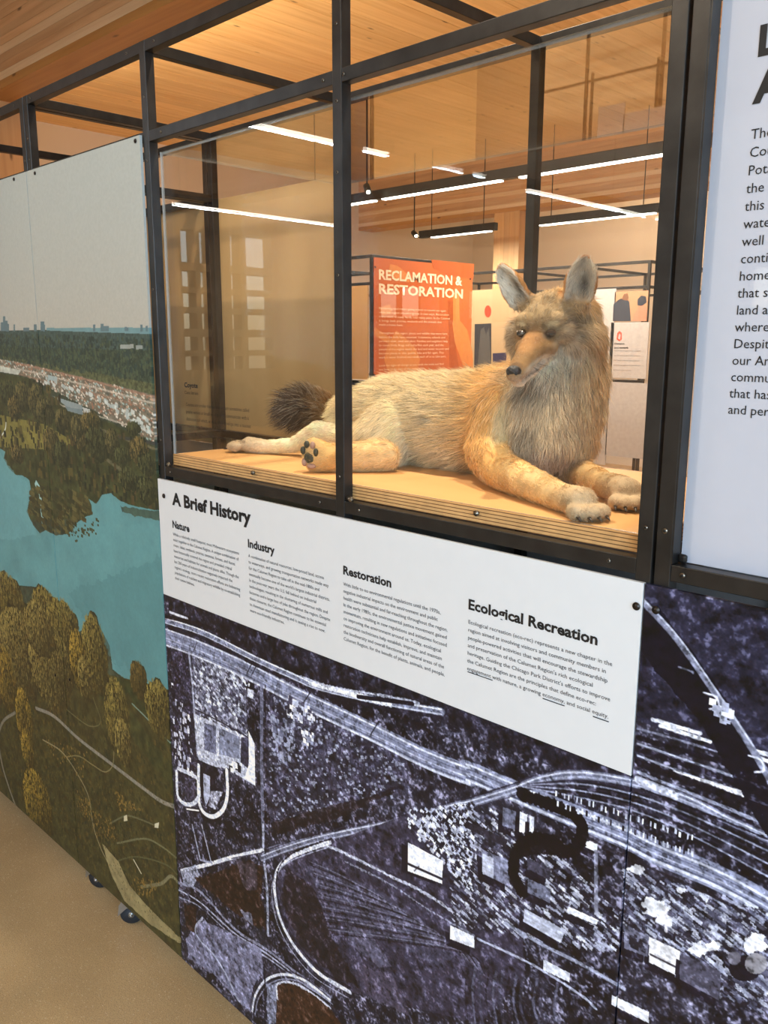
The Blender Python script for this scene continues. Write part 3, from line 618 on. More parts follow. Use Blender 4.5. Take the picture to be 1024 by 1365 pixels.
K.poly([(-200, 560), (0, 553), (60, 566), (100, 590), (70, 600), (0, 596), (-200, 590)], (116, 110, 58), .2); K.poly([(30, 575), (65, 572), (60, 592), (38, 590)], (128, 120, 62), .2)
K.line([(8, 560), (7, 572), (1, 583)], 3, (206, 214, 208)); K.line([(100, 555), (140, 575), (210, 600)], 4, (120, 112, 88), .7, wob=2); K.line([(130, 578), (170, 585), (210, 592)], 5, (60, 62, 58), .9)
K.line([(120, 598), (170, 632), (212, 660)], 6, (108, 104, 80), .7, wob=3)
K.dabs([(0, 506), (60, 510), (100, 550), (190, 590), (190, 580), (212, 640), (212, 680), (60, 640), (0, 596)], 500, (6, 15), [(48, 50, 32), (62, 62, 38), (88, 80, 46), (78, 68, 44), (40, 44, 32)], .6)
for (u, v, a, b) in ((10, 525, 26, 34), (30, 530, 26, 40), (48, 535, 22, 44), (60, 548, 24, 40), (20, 545, 20, 30), (84, 560, 22, 26), (110, 580, 26, 44), (102, 570, 16, 30), (130, 592, 34, 46), (122, 560, 26, 20), (68, 590, 22, 40), (82, 606, 18, 36), (150, 590, 20, 34), (163, 608, 24, 24), (185, 600, 26, 36), (196, 620, 26, 30), (172, 640, 30, 30), (196, 655, 28, 36), (178, 572, 20, 18), (23, 606, 16, 24)):
    K.tree(u, v, a, b, [(116, 106, 66), (92, 94, 58), (130, 112, 66)][int(u) % 3], (38, 42, 28))
W1 = [(-400, 600), (0, 598), (7, 602), (5, 612), (12, 625), (21, 633), (30, 634), (39, 640), (42, 658), (35, 682), (44, 700), (53, 711), (60, 707), (75, 714), (91, 712), (98, 700), (105, 695), (112, 690), (123, 686), (122, 674), (118, 665), (128, 672), (136, 660), (148, 658), (160, 668), (180, 675), (214, 681), (240, 940), (214, 918), (199, 912), (171, 909), (150, 892), (146, 861), (129, 827), (103, 844), (81, 806), (60, 788), (43, 782), (17, 780), (0, 768), (-400, 700)]
K.poly(W1, (96, 148, 152), .10, wob=1.5, src=K.n1)
K.poly([(-400, 600), (0, 600), (5, 612), (21, 634), (38, 645), (36, 682), (50, 712), (20, 720), (-400, 700)], (110, 164, 170), .06, .6, wob=10)
K.poly([(90, 790), (225, 740), (236, 930), (150, 880)], (80, 128, 132), .06, .5, wob=20); K.poly([(0, 690), (60, 720), (140, 700), (212, 700), (214, 740), (100, 770), (0, 740)], (106, 160, 164), .08, .2, wob=16)
K.poly([(160, 674), (214, 682), (215, 694), (180, 688), (162, 682)], (60, 74, 60), .3, .8, wob=4); K.dabs([(90, 712), (132, 690), (130, 712), (100, 722)], 40, (2, 5), [(70, 72, 44)], 1.6)
K.poly([(48, 640), (54, 650), (58, 690), (56, 700), (52, 660), (46, 645)], (150, 190, 190), .1); K.dabs([(42, 645), (115, 660), (122, 685), (90, 710), (60, 705), (38, 685)], 260, (4, 9), [(84, 80, 48), (70, 66, 40), (96, 90, 54), (54, 56, 36)], 2.2, -.2)
# near shore
G = [(-400, 700), (0, 790), (45, 810), (100, 840), (146, 900), (200, 912), (240, 925), (252, 1290), (-400, 1290)]
K.poly(G, (66, 62, 34), .38, wob=3); K.dabs([(0, 900), (240, 1000), (250, 1270), (0, 1040)], 2600, (3, 9), [(56, 54, 30), (74, 68, 36), (86, 74, 38), (48, 50, 30), (66, 60, 30)], .7)
K.poly([(150, 900), (238, 1010), (240, 960), (200, 920)], (52, 60, 34), .3, .7, wob=8)
K.poly([(100, 890), (236, 1060), (236, 1030), (130, 890)], (58, 66, 38), .3, .4, wob=8)
for pts, wd, c in (([(22, 1078), (12, 1050), (3, 1020), (-2, 985), (4, 962), (20, 950)], 7, (124, 120, 104)), ([(48, 944), (72, 955), (105, 985), (148, 1018), (190, 1050), (215, 1068), (238, 1077)], 7.5, (134, 130, 118)),
                   ([(57, 986), (82, 1002), (102, 1030), (118, 1062), (124, 1100), (134, 1130), (144, 1150)], 3.2, (142, 132, 100)), ([(88, 1009), (105, 1008), (124, 1020), (140, 1029), (150, 1020), (152, 998)], 2.2, (132, 122, 84)),
                   ([(80, 938), (100, 955), (120, 968), (134, 962), (124, 930)], 1.8, (112, 108, 74)), ([(176, 938), (200, 962), (236, 1000)], 2.6, (120, 148, 138)), ([(132, 900), (145, 912)], 2.4, (130, 140, 128)),
                   ([(146, 1098), (166, 1088), (181, 1090), (206, 1100)], 3, (104, 104, 76)), ([(156, 1124), (192, 1118), (215, 1128), (238, 1146)], 3.4, (112, 112, 82)), ([(188, 1182), (214, 1178), (228, 1168), (240, 1180)], 6, (122, 118, 88)), ([(150, 1150), (180, 1142), (220, 1152), (240, 1170)], 2.6, (92, 92, 62))):
    K.line(pts, wd, c, .9, .15, wob=.8)
K.poly([(136, 1124), (158, 1148), (172, 1180), (200, 1212), (247, 1256), (247, 1262), (200, 1232), (165, 1200), (148, 1165)], (148, 136, 96), .2, wob=3)
for q_ in ([(120, 1080), (150, 1092), (160, 1122), (130, 1118)], [(100, 1050), (120, 1068), (122, 1098), (104, 1080)], [(174, 1166), (212, 1176), (204, 1196), (180, 1192)], [(150, 1050), (190, 1080), (160, 1080)], [(60, 985), (120, 1000), (110, 1040), (70, 1010)]): K.dabs(q_, 130, (1.5, 5), [(140, 108, 48), (112, 92, 44), (92, 80, 40), (150, 120, 60)], .8, alpha=.8)
K.dabs([(0, 1000), (240, 1060), (250, 1270), (60, 1100)], 1500, (1.2, 3.5), [(92, 84, 44), (44, 42, 24), (104, 92, 52), (54, 56, 32)], .8, alpha=.7)
K.poly([(165, 1088), (169, 1086), (170, 1094), (165, 1095)], (200, 192, 160), 0); K.poly([(206, 1098), (212, 1096), (211, 1104), (206, 1103)], (210, 204, 176), 0); K.line([(178, 1146), (188, 1164)], 3, (210, 204, 176))
for (u, v, a, b, c) in ((12, 800, 40, 70, 0), (-20, 850, 60, 150, 0), (60, 812, 34, 60, 0), (84, 838, 44, 78, 0), (26, 868, 54, 110, 1), (66, 886, 56, 116, 1), (52, 838, 40, 70, 1), (8, 905, 26, 80, 2), (126, 872, 34, 104, 0), (104, 880, 22, 80, 2), (113, 905, 18, 60, 1), (185, 908, 24, 50, 3), (156, 955, 34, 100, 0), (164, 990, 22, 60, 1), (212, 946, 38, 76, 0), (33, 962, 22, 84, 2), (37, 1000, 16, 46, 2), (50, 1072, 36, 84, 2), (28, 946, 14, 40, 2), (-40, 1000, 50, 110, 1)):
    K.tree(u, v, a, b, [(146, 130, 66), (160, 142, 78), (176, 146, 60), (110, 92, 46)][c], (52, 46, 24))
K.im = K.im * (.975 + .05 * K.n3[..., None])
KM = K.material('aerial_color_print', .5)
mp1 = K.panel('mural_panel', -2.0738, -1.5565, .08, 1.888, KM, 'color aerial mural panel of the lake shore, beside the white history panel', 'mural', 'color aerial mural')
mp2 = K.panel('mural_panel', -3.16, -2.0770, .08, 1.888, KM, 'color aerial mural panel with the tiny skyline, farther from the history panel', 'mural', 'color aerial mural')

# --- dark blue-grey aerial of a steel works
B = Print(-1.557, .06, .08, 1.222, 950, 5)
base = np.clip((B.n1 * .5 + B.n2 * .5 - .36) * 2.6, 0, 1); spk = np.clip((B.n3 - .5) * 2.4 + (B.n2 - .5) * 1.6, 0, 1)
v_ = .055 + .13 * base + .38 * spk ** 1.5
B.im[:] = np.stack([v_ * 1.0, v_ * 1.0 + .0, v_ * 1.14 + .028], -1)
DK, MD, PL, WH, BR = (20, 18, 30), (84, 86, 106), (146, 152, 174), (206, 212, 228), (38, 24, 18)
def c1(x, y): return (220 + x / 2.333, 780 + y / 2.333)
def c2(x, y): return (600 + x / 2.415, 900 + y / 2.415)
def c6(x, y): return (225 + x / 4.763, 840 + y / 4.763)
def c7(x, y): return (225 + x / 4.763, 1100 + y / 4.763)
def M_(f, pts): return [f(*p) for p in pts]
B.poly([(226, 790), (560, 905), (850, 1040), (850, 1065), (560, 950), (226, 850)], (26, 25, 36), .8, .75, wob=8, src=B.n2)
B.poly(M_(c1, [(85, 215), (250, 285), (255, 480), (180, 440), (95, 395)]), (122, 126, 146), .5, .8, src=B.n3); B.dabs(M_(c1, [(85, 215), (250, 285), (255, 480), (95, 395)]), 500, (2, 5), [(44, 44, 60), (176, 182, 200), (70, 72, 92)], 1.6, -.3)
B.poly(M_(c1, [(20, 200), (70, 210), (90, 400), (90, 600), (35, 600)]), (40, 38, 54), .8, .7, wob=4, src=B.n3); B.dabs(M_(c1, [(20, 300), (80, 420), (90, 600), (35, 580)]), 120, (3, 10), [(186, 190, 208), (150, 154, 176), (24, 22, 34)], .6)
B.poly(M_(c1, [(310, 330), (500, 400), (740, 520), (770, 640), (560, 700), (340, 770), (320, 700)]), (56, 56, 74), .7, .6, wob=10, src=B.n2)
B.dabs(M_(c1, [(310, 330), (740, 520), (770, 640), (340, 770)]), 1100, (1.4, 4.5), [(30, 28, 42), (110, 114, 134), (34, 32, 48), (138, 144, 166)], 1.2, .4)
# motorway: pale band with lanes
for off, wd, c, al in ((0, 24, (112, 118, 142), 1), (-9, 2.2, (186, 192, 210), .9), (-3, 1.0, (70, 74, 96), .9), (3, 1.2, (168, 174, 196), .8), (8, 1.6, (70, 74, 96), .9), (12, 3.0, (176, 182, 200), .9)):
    B.line([(p[0], p[1] + off) for p in M_(c1, [(0, 158), (100, 195), (250, 262), (430, 355), (640, 455), (800, 535), (940, 590)])] + [(p[0], p[1] + off) for p in M_(c2, [(60, 312), (200, 372), (400, 455), (560, 520), (660, 570), (830, 640), (950, 700), (1100, 790)])], wd, c, al, .15)
for (a, b) in (((100, 180), (88, 208)), ((275, 235), (255, 275)), ((298, 225), (270, 280)), ((455, 330), (425, 375)), ((665, 425), (640, 465))): B.line([c1(*a), c1(*b)], 1.6, (24, 24, 34), .9, smooth=False)
for off, wd, c in ((0, 9, (104, 110, 132)), (-3, 2, (200, 206, 222)), (3.5, 1.5, (176, 182, 202)), (8, 4, (28, 26, 38))):
    B.line([(p[0], p[1] + off) for p in M_(c1, [(0, 110), (120, 150), (280, 230), (400, 285), (470, 315), (620, 352), (760, 378), (860, 395)])], wd, c, .95, .3, wob=1)
B.line(M_(c1, [(450, 305), (600, 345), (700, 372)]), 7, (200, 206, 220), .9, .3, wob=2); B.line(M_(c1, [(420, 285), (520, 318), (680, 345), (790, 368)]), 3, (170, 176, 196), .8, .3, wob=2)
B.line(M_(c1, [(600, 348), (770, 370)]), 5, DK, 1, dash=2); B.line(M_(c1, [(15, 85), (70, 105)]), 4, (190, 194, 208), .9, dash=3); B.line(M_(c1, [(0, 98), (130, 130), (250, 190)]), 6, (20, 18, 28), .9)
# roads, fences
for pts, wd, c in ((M_(c6, [(128, 150), (150, 340), (165, 560), (185, 800)]), 5, PL), (M_(c6, [(590, 350), (590, 700), (590, 900), (600, 1290)]), 7, (96, 100, 122)), (M_(c7, [(600, 0), (600, 170), (625, 400), (630, 700)]), 5, PL), (M_(c6, [(612, 350), (615, 700)]), 2, DK),
                   (M_(c7, [(80, 290), (250, 250), (400, 205), (600, 160)]), 6, WH), (M_(c7, [(640, 150), (800, 110), (1024, 60)]), 5, (110, 114, 136)), (M_(c7, [(150, 0), (200, 220), (270, 240), (210, 0)]), 3.4, PL), (M_(c7, [(240, 80), (295, 270)]), 1.2, DK)):
    B.line(pts, wd, c, .9, .2, wob=1.2, smooth=False)
B.line(M_(c7, [(400, 212), (600, 175)]), 1.6, DK, .8); B.poly(M_(c7, [(80, 290), (170, 250), (200, 320), (150, 400), (90, 370)]), PL, .4, .8, wob=5, src=B.n3)
# factory yard with the U-shaped drive
B.poly(M_(c6, [(160, 530), (430, 650), (545, 720), (550, 990), (450, 930), (380, 880), (300, 870), (190, 830)]), (166, 172, 192), .35, .95, src=B.n3)
B.poly(M_(c6, [(320, 620), (450, 680), (450, 820), (320, 790)]), (106, 112, 134), .2); B.poly(M_(c6, [(225, 590), (300, 610), (300, 790), (225, 760)]), (88, 92, 114), .4, src=B.n3); B.poly(M_(c6, [(460, 680), (515, 690), (505, 880), (455, 840)]), (44, 44, 60), .6, src=B.n3)
B.poly(M_(c6, [(505, 640), (545, 720), (550, 990), (480, 940), (510, 850)]), WH, .05); B.poly(M_(c6, [(180, 820), (290, 870), (300, 1000), (345, 1010), (345, 1080), (280, 1140), (210, 1110), (205, 950)]), DK, .3, src=B.n3)
B.poly(M_(c6, [(220, 910), (262, 930), (262, 1060), (235, 1120), (222, 1060)]), (150, 156, 178), .2)
B.line(M_(c6, [(190, 860), (190, 1060), (215, 1150), (280, 1185), (345, 1140), (372, 1040), (368, 890)]), 7, WH, 1, .1)
B.line(M_(c6, [(60, 880), (150, 920), (185, 960), (190, 1060), (130, 1110), (60, 1060), (50, 900)]), 7, (186, 192, 210), 1, .15, wob=2); B.poly(M_(c6, [(100, 940), (165, 950), (175, 1060), (130, 1090), (105, 1040)]), (52, 50, 66), .9, src=B.n3)
B.poly(M_(c6, [(270, 1020), (345, 1030), (300, 1140), (250, 1120)]), (150, 154, 174), .9, .8, wob=3, src=B.n3); B.poly(M_(c6, [(112, 1120), (195, 1135), (195, 1165), (112, 1150)]), DK, 0); B.poly(M_(c6, [(112, 1130), (192, 1142), (192, 1152), (112, 1142)]), (226, 230, 240), 0)
B.line(M_(c6, [(170, 505), (340, 590), (500, 680)]), 2, DK, .9); B.dabs(M_(c6, [(390, 840), (460, 850), (450, 900), (390, 890)]), 20, (4, 9), [DK, WH], 1)
B.poly(M_(c6, [(500, 370), (540, 385), (535, 440), (500, 425)]), (168, 174, 192), .1); B.dabs(M_(c6, [(485, 330), (540, 345), (540, 370), (485, 355)]), 16, (2, 5), [WH, DK], 1)
B.dabs(M_(c6, [(760, 430), (930, 500), (925, 610), (760, 560)]), 60, (4, 8), [(210, 214, 230), (60, 60, 80), (160, 166, 188)], 1); B.dabs(M_(c6, [(840, 640), (920, 660), (910, 740), (850, 730)]), 30, (3, 7), [WH, (120, 126, 150)], 1); B.dabs(M_(c6, [(640, 540), (800, 600), (780, 840), (700, 840)]), 60, (4, 10), [(130, 136, 158), (90, 94, 116)], .7)
B.line(M_(c6, [(630, 1080), (640, 1180), (700, 1210), (745, 1160), (740, 1060), (680, 1010), (630, 980)]), 1.6, (24, 22, 34), .9)
B.line(M_(c1, [(340, 770), (500, 715), (700, 640), (740, 630)]), 3, DK, .8, wob=2); B.poly(M_(c1, [(330, 740), (500, 690), (720, 640), (560, 720), (340, 780)]), (26, 20, 24), .4, .8, wob=4)
# railway: fan of lines and the big loop
for off, wd, c in ((0, 9, (92, 96, 116)), (-3, 1.6, (178, 184, 204)), (3, 1.8, (150, 156, 178)), (8, 1.2, (40, 38, 52)), (-8, 1.4, (34, 32, 46))):
    B.line([(p[0], p[1] + off) for p in M_(c1, [(300, 850), (380, 820), (500, 785), (740, 735), (900, 690)])] + [(p[0], p[1] + off) for p in M_(c2, [(60, 415), (200, 372), (300, 335), (420, 322), (600, 350), (760, 400), (900, 470), (1100, 560)])], wd, c, .9, .2, wob=.8)
for k in range(7):
    o = k * 11
    B.line(M_(c2, [(250, 350 + o * .2), (420, 330 + o), (600, 362 + o * 1.2), (800, 430 + o * 1.5), (1100, 560 + o * 2)]), 1.6, [(130, 136, 158), (36, 34, 48)][k % 2], .85, .3)
LOOP = M_(c7, [(1024, 110), (900, 150), (780, 200), (700, 270), (672, 370), (680, 480), (710, 600), (780, 740), (880, 870), (980, 960), (1150, 1060)])
B.poly(LOOP + [(640, 1365), (700, 1300), (690, 1150), (560, 1080)], (48, 46, 62), .5, .9, src=B.n2); B.poly(M_(c1, [(430, 870), (560, 900), (760, 1000), (900, 1150), (860, 1200), (700, 1100), (520, 1010)]), (58, 58, 76), .35, .8, wob=6)
B.poly(M_(c1, [(380, 880), (470, 950), (520, 1100), (600, 1250), (540, 1230), (420, 1120), (360, 980)]), (26, 20, 24), .5, .7, wob=8); B.poly(M_(c1, [(560, 1050), (640, 1080), (700, 1180), (660, 1190), (580, 1120)]), (78, 78, 98), .3, .8, wob=8); B.poly(M_(c1, [(590, 1180), (700, 1200), (760, 1340), (640, 1290)]), (70, 66, 84), .3, .8, wob=8)
for k in range(20):
    a = k * 13; c = [(112, 116, 138), (30, 26, 36), (78, 78, 98)][k % 3]
    B.line(M_(c1, [(450 + a * .25, 860 + a * .9), (560 + a * .6, 910 + a * .8), (720 + a * .9, 1000 + a * .6), (900 + a * .4, 1130 + a * .35)]), 1.3 + (k % 3) * .6, c, .75, .5, wob=1.5)
for off, wd, c in ((0, 6, (188, 194, 212)), (7, 1.5, (150, 156, 178)), (-5, 2, DK)): B.line([(u - off * .5, v + off) for u, v in LOOP], wd, c, .95, .3, wob=1.2)
B.line(M_(c1, [(500, 810), (560, 835), (700, 905), (820, 965), (950, 1060)]), 4, (170, 176, 196), .8, .4, wob=3); B.line(M_(c1, [(560, 860), (700, 930), (820, 1010), (960, 1090)]), 2, (140, 146, 168), .8, .4, wob=3)
for k, (a, b) in enumerate(((365, 470), (385, 520), (410, 560), (430, 600), (455, 575), (380, 640))):
    B.line(M_(c7, [(60, a), (200, (a + b) / 2 + 6), (420, 660 + k * 14), (620, 790 + k * 12), (800, 930 + k * 10), (1024, 1090 + k * 8)]), [5, 2, 3, 1.6, 2.4, 2][k], [(118, 122, 144), (26, 22, 34), (150, 156, 178), (26, 22, 34), (136, 142, 164), DK][k], .9, .3, wob=1)
B.poly(M_(c7, [(160, 340), (330, 290), (520, 220), (600, 260), (590, 470), (620, 660), (540, 640), (430, 560), (280, 450)]), BR, .4, .92, wob=8, src=B.n2); B.poly(M_(c7, [(450, 540), (520, 560), (540, 640), (480, 590)]), (110, 116, 140), .3, .8, wob=5); B.poly(M_(c7, [(430, 230), (560, 240), (560, 420), (480, 400)]), (58, 54, 66), .6, .7, wob=8, src=B.n2)
B.poly(M_(c7, [(190, 610), (330, 650), (590, 790), (600, 930), (540, 1020), (520, 1190), (440, 1110), (300, 960), (130, 850), (110, 720)]), (104, 106, 130), .45, .9, wob=6, src=B.n2); B.poly(M_(c7, [(95, 500), (170, 520), (180, 690), (110, 660)]), BR, .4, .9, wob=6)
B.line(M_(c7, [(215, 590), (170, 650), (190, 720), (290, 830), (370, 960), (430, 1090), (450, 1120)]), 4, PL, .95, .2, wob=.8)
for off, wd, c in ((0, 4, (184, 190, 208)), (6, 2, (120, 124, 146)), (-5, 2, (50, 48, 62))): B.line([(u + off * .6, v + off) for u, v in M_(c7, [(530, 1180), (550, 1080), (610, 990), (700, 950), (800, 960), (900, 1010), (1024, 1110)])], wd, c, .95, .2)
B.line(M_(c7, [(610, 940), (612, 1262)]), 3, DK, .9); B.poly(M_(c7, [(620, 1010), (690, 1000), (680, 1262), (630, 1262)]), (120, 126, 148), .4, .8, wob=4, src=B.n3)
B.poly(M_(c7, [(690, 1010), (780, 1000), (900, 1060), (1024, 1160), (1120, 1300), (680, 1340)]), (50, 32, 22), .12, 1, wob=2); B.line(M_(c7, [(690, 1100), (690, 1010), (780, 1000), (900, 1060), (1024, 1160)]), 3.5, (176, 182, 202), .9, .3, wob=3)
# works on the right
def bld(pts, c, shadow=True, tex=.08):
    P = M_(c2, pts)
    if shadow: B.poly([(u - 6, v + 8) for u, v in P], DK, .1, .95)
    B.poly(P, c, tex, 1, src=B.n3)
B.dabs(M_(c2, [(0, 440), (180, 440), (560, 760), (560, 900), (0, 800)]), 1500, (1.2, 4.2), [(28, 26, 38), (150, 156, 178), (70, 72, 92), (190, 196, 212), (24, 22, 32)], 2.4, -.3, alpha=.75)
B.dabs(M_(c2, [(560, 620), (1024, 760), (1024, 1100), (560, 900)]), 1300, (1.2, 4.2), [(28, 26, 38), (130, 136, 158), (70, 72, 92), (176, 182, 200), (24, 22, 32)], 2.4, -.3, alpha=.75)
B.dabs(M_(c1, [(760, 700), (960, 680), (960, 960), (900, 900), (760, 760)]), 600, (1.5, 5), [(28, 26, 38), (150, 156, 178), (190, 196, 212)], 1.2, -.4)
P = M_(c1, [(755, 800), (865, 858), (862, 930), (755, 890)]); B.poly([(u - 8, v + 1) for u, v in P], DK, 0); B.poly(P, (208, 214, 228), .04); B.line(M_(c1, [(757, 868), (862, 915)]), 3, DK, .95); B.line(M_(c1, [(775, 890), (790, 875)]), 1, DK, .8)
bld([(100, 560), (190, 600), (192, 682), (105, 640)], (104, 108, 130)); B.poly(M_(c2, [(104, 575), (140, 590), (140, 655), (104, 640)]), (160, 166, 186), .1)
bld([(170, 425), (212, 440), (210, 500), (168, 485)], (88, 92, 112)); bld([(225, 440), (250, 450), (246, 512), (222, 505)], (196, 202, 216)); bld([(256, 452), (272, 458), (270, 512), (254, 505)], (184, 190, 206))
bld([(50, 470), (185, 530), (180, 555), (50, 492)], (40, 38, 50), False); bld([(250, 655), (325, 690), (322, 735), (248, 700)], (92, 96, 116)); bld([(248, 590), (325, 625), (320, 660), (248, 625)], (58, 58, 74))
bld([(238, 752), (372, 822), (356, 864), (236, 795)], (158, 164, 184)); bld([(0, 805), (78, 842), (78, 880), (0, 850)], (196, 202, 216)); bld([(300, 915), (385, 960), (385, 990), (300, 950)], (178, 184, 200))
bld([(430, 525), (475, 545), (472, 572), (428, 552)], (206, 212, 226)); bld([(640, 842), (742, 890), (735, 972), (640, 925)], (196, 198, 206)); B.line(M_(c2, [(645, 900), (735, 945)]), 2, (40, 36, 44), .9)
bld([(560, 805), (640, 842), (635, 908), (560, 880)], (84, 86, 104)); bld([(742, 895), (872, 955), (866, 1050), (738, 980)], (66, 66, 82)); bld([(520, 1030), (640, 1085), (640, 1122), (520, 1062)], (190, 194, 206)); bld([(380, 745), (480, 790), (470, 805), (375, 765)], (196, 202, 216))
for k in range(5): B.dabs(M_(c2, [(570, 830), (630, 850), (630, 890), (570, 870)]), 4, (3, 5), [(30, 30, 40)], 1)
B.line(M_(c2, [(230, 700), (205, 640), (215, 570), (260, 530), (330, 535), (380, 570), (415, 540), (425, 490), (395, 450), (330, 420), (230, 385)]), 13, (12, 10, 18), .95, .3, wob=3); B.poly(M_(c2, [(240, 520), (340, 530), (400, 560), (380, 590), (300, 580), (230, 590)]), (12, 10, 18), .2, .9, wob=6)
for (x, y, r_) in ((665, 755, 44), (640, 735, 30), (690, 790, 26), (800, 885, 34), (850, 875, 24), (985, 865, 40), (600, 625, 30), (740, 690, 16)):
    ang = np.linspace(0, 2 * math.pi, 18, endpoint=False); rr_ = B.g.uniform(.7, 1.2, 18) * r_
    B.poly([c2(x + a * math.cos(t_), y + .7 * a * math.sin(t_)) for a, t_ in zip(rr_, ang)], (198, 202, 212), .35, .9, wob=4, src=B.n2)
ang = np.linspace(0, 2 * math.pi, 24, endpoint=False)
B.poly([c2(950 + 52 * math.cos(t_), 945 + 42 * math.sin(t_)) for t_ in ang], DK, 0); B.poly([c2(985 + 36 * math.cos(t_), 930 + 34 * math.sin(t_)) for t_ in ang], (112, 112, 120), .1); B.poly([c2(915 + 22 * math.cos(t_), 912 + 22 * math.sin(t_)) for t_ in ang], (84, 84, 96), .1)
for (a, b, n_) in (((340, 370), (790, 520), 34), ((345, 405), (790, 570), 34)):
    for i in range(n_):
        f = i / n_; x, y = a[0] + (b[0] - a[0]) * f, a[1] + (b[1] - a[1]) * f + B.g.uniform(-3, 3)
        B.poly(M_(c2, [(x, y), (x + 6, y + 2), (x + 5, y + 20), (x - 1, y + 18)]), [(190, 196, 210), (24, 22, 32), (160, 166, 184)][i % 3], 0)
B.line(M_(c2, [(180, 800), (300, 870), (420, 930), (560, 1010)]), 4, (130, 136, 158), .9, .3, wob=1); B.line(M_(c2, [(90, 850), (260, 930), (420, 1030), (470, 1075)]), 3, (150, 156, 178), .9, .3, wob=1)
B.line(M_(c2, [(430, 520), (640, 620), (800, 690), (940, 760)]), 3, (26, 24, 34), .95, wob=1); B.line(M_(c2, [(470, 570), (470, 760)]), 4, (120, 124, 144), .9); B.line(M_(c2, [(695, 760), (695, 825)]), 3, (190, 190, 200), .9)
for k in range(14): B.line(M_(c2, [(60 + k * 22, 940 + k * 4), (50 + k * 22, 1010 + k * 6), (60 + k * 24, 1150)]), 2 + k % 3, [(30, 28, 40), (78, 80, 100), (52, 52, 68)][k % 3], .8, .4, wob=2)
# far right: yard tracks, trains and the diagonal pipeline
B.poly([(850, 775), (1100, 840), (1100, 1075), (850, 960)], (34, 34, 50), .55, .85, src=B.n2)
for (x0, y0, x1, y1, w_, c) in ((870, 960, 1040, 1012, 3.4, WH), (880, 968, 1060, 1028, 3.4, WH), (852, 985, 1040, 1040, 5, DK), (850, 992, 1050, 1062, 2, PL), (852, 1000, 1060, 1072, 5, DK), (850, 1008, 1050, 1085, 2, PL), (900, 1032, 1010, 1066, 5, (198, 202, 214)), (850, 1030, 1050, 1112, 3, (130, 136, 158)), (850, 1040, 900, 1062, 7, (170, 176, 196)), (855, 1052, 1040, 1126, 2, DK), (850, 972, 960, 1004, 2, (120, 124, 146)), (852, 1018, 1050, 1092, 7, (20, 18, 28))):
    B.line([(x0, y0), ((x0 + x1) / 2, (y0 + y1) / 2 - 1), (x1, y1)], w_, c, .92, .4, wob=1, dash=6 if c == WH else None)
B.poly([(854, 800), (880, 812), (970, 935), (1060, 1120), (1030, 1130), (985, 1050), (930, 960), (854, 870)], (14, 13, 24), .2, .95, wob=3)
B.line([(854, 800), (900, 850), (950, 920), (1000, 995), (1060, 1100)], 6, (104, 108, 128), .95, .2); B.line([(858, 800), (904, 850), (954, 920), (1004, 995)], 1.6, (164, 170, 188), .9)
for (x, y) in ((938, 924), (998, 1008)): B.line([(x, y), (x + 16, y + 6), (x + 20, y + 20), (x + 8, y + 22)], 1.6, (180, 184, 200), .9)
B.line([(905, 890), (922, 896), (924, 898)], 1.6, (120, 124, 146), .8); B.dabs([(950, 935), (975, 940), (975, 965), (955, 960)], 20, (3, 7), [PL, WH], 1)
def streak(P_, ua, ub, lx, ly, seed):
    (ax_, ay_), (bx_, by_) = P_.px([ua, ub]); th = math.atan2(by_ - ay_, bx_ - ax_); g_ = np.random.default_rng(seed); N_ = 512; a_ = g_.random((N_, N_), dtype=np.float32)
    Y_, X_ = np.meshgrid(np.arange(P_.h, dtype=np.float32), np.arange(P_.w, dtype=np.float32), indexing='ij'); u = (X_ * math.cos(th) + Y_ * math.sin(th)) / lx + 4000; v = (-X_ * math.sin(th) + Y_ * math.cos(th)) / ly + 4000
    i, j = u.astype(int), v.astype(int); fu, fv = u - i, v - j; fu = fu * fu * (3 - 2 * fu); fv = fv * fv * (3 - 2 * fv); i %= N_ - 1; j %= N_ - 1
    return (a_[j, i] * (1 - fu) + a_[j, i + 1] * fu) * (1 - fv) + (a_[j + 1, i] * (1 - fu) + a_[j + 1, i + 1] * fu) * fv
st1 = streak(B, c1(560, 910), c1(900, 1130), 26, 2.2, 3); st2 = streak(B, c2(400, 455), c2(830, 640), 16, 2.6, 4)
hf = np.clip((fbm(B.h, B.w, 7, B.g, 3, .8) - .5) * 2.6 + .5, 0, 1); lum = B.im.mean(-1)
k_ = .74 + .54 * (.5 * hf + .28 * st1 + .22 * st2) ; B.im = B.im * k_[..., None]
sp = np.clip((hf - .62) * 3, 0, 1) * np.clip((B.n2 - .42) * 4, 0, 1) * (lum > .09) * (lum < .5)
B.im += (sp * .17)[..., None] * np.array([.9, .92, 1.05]); dk_ = np.clip((.40 - hf) * 3, 0, 1) * np.clip((.56 - B.n2) * 5, 0, 1) * (lum < .6); B.im *= (1 - .4 * dk_)[..., None]
B.im = np.clip((B.im - .032) * 1.26, .015, 1)
BM = B.material('aerial_blue_grey_print', .4)
B.panel('mural_panel', -1.5530, -.4590, .08, .969, BM, 'dark blue-grey aerial mural panel of rail yards below the white history panel', 'mural', 'dark aerial mural')
B.panel('mural_panel', -.4566, .06, .08, 1.219, BM, 'dark aerial mural panel under the framed text panel, with a long diagonal pipe', 'mural', 'dark aerial mural')

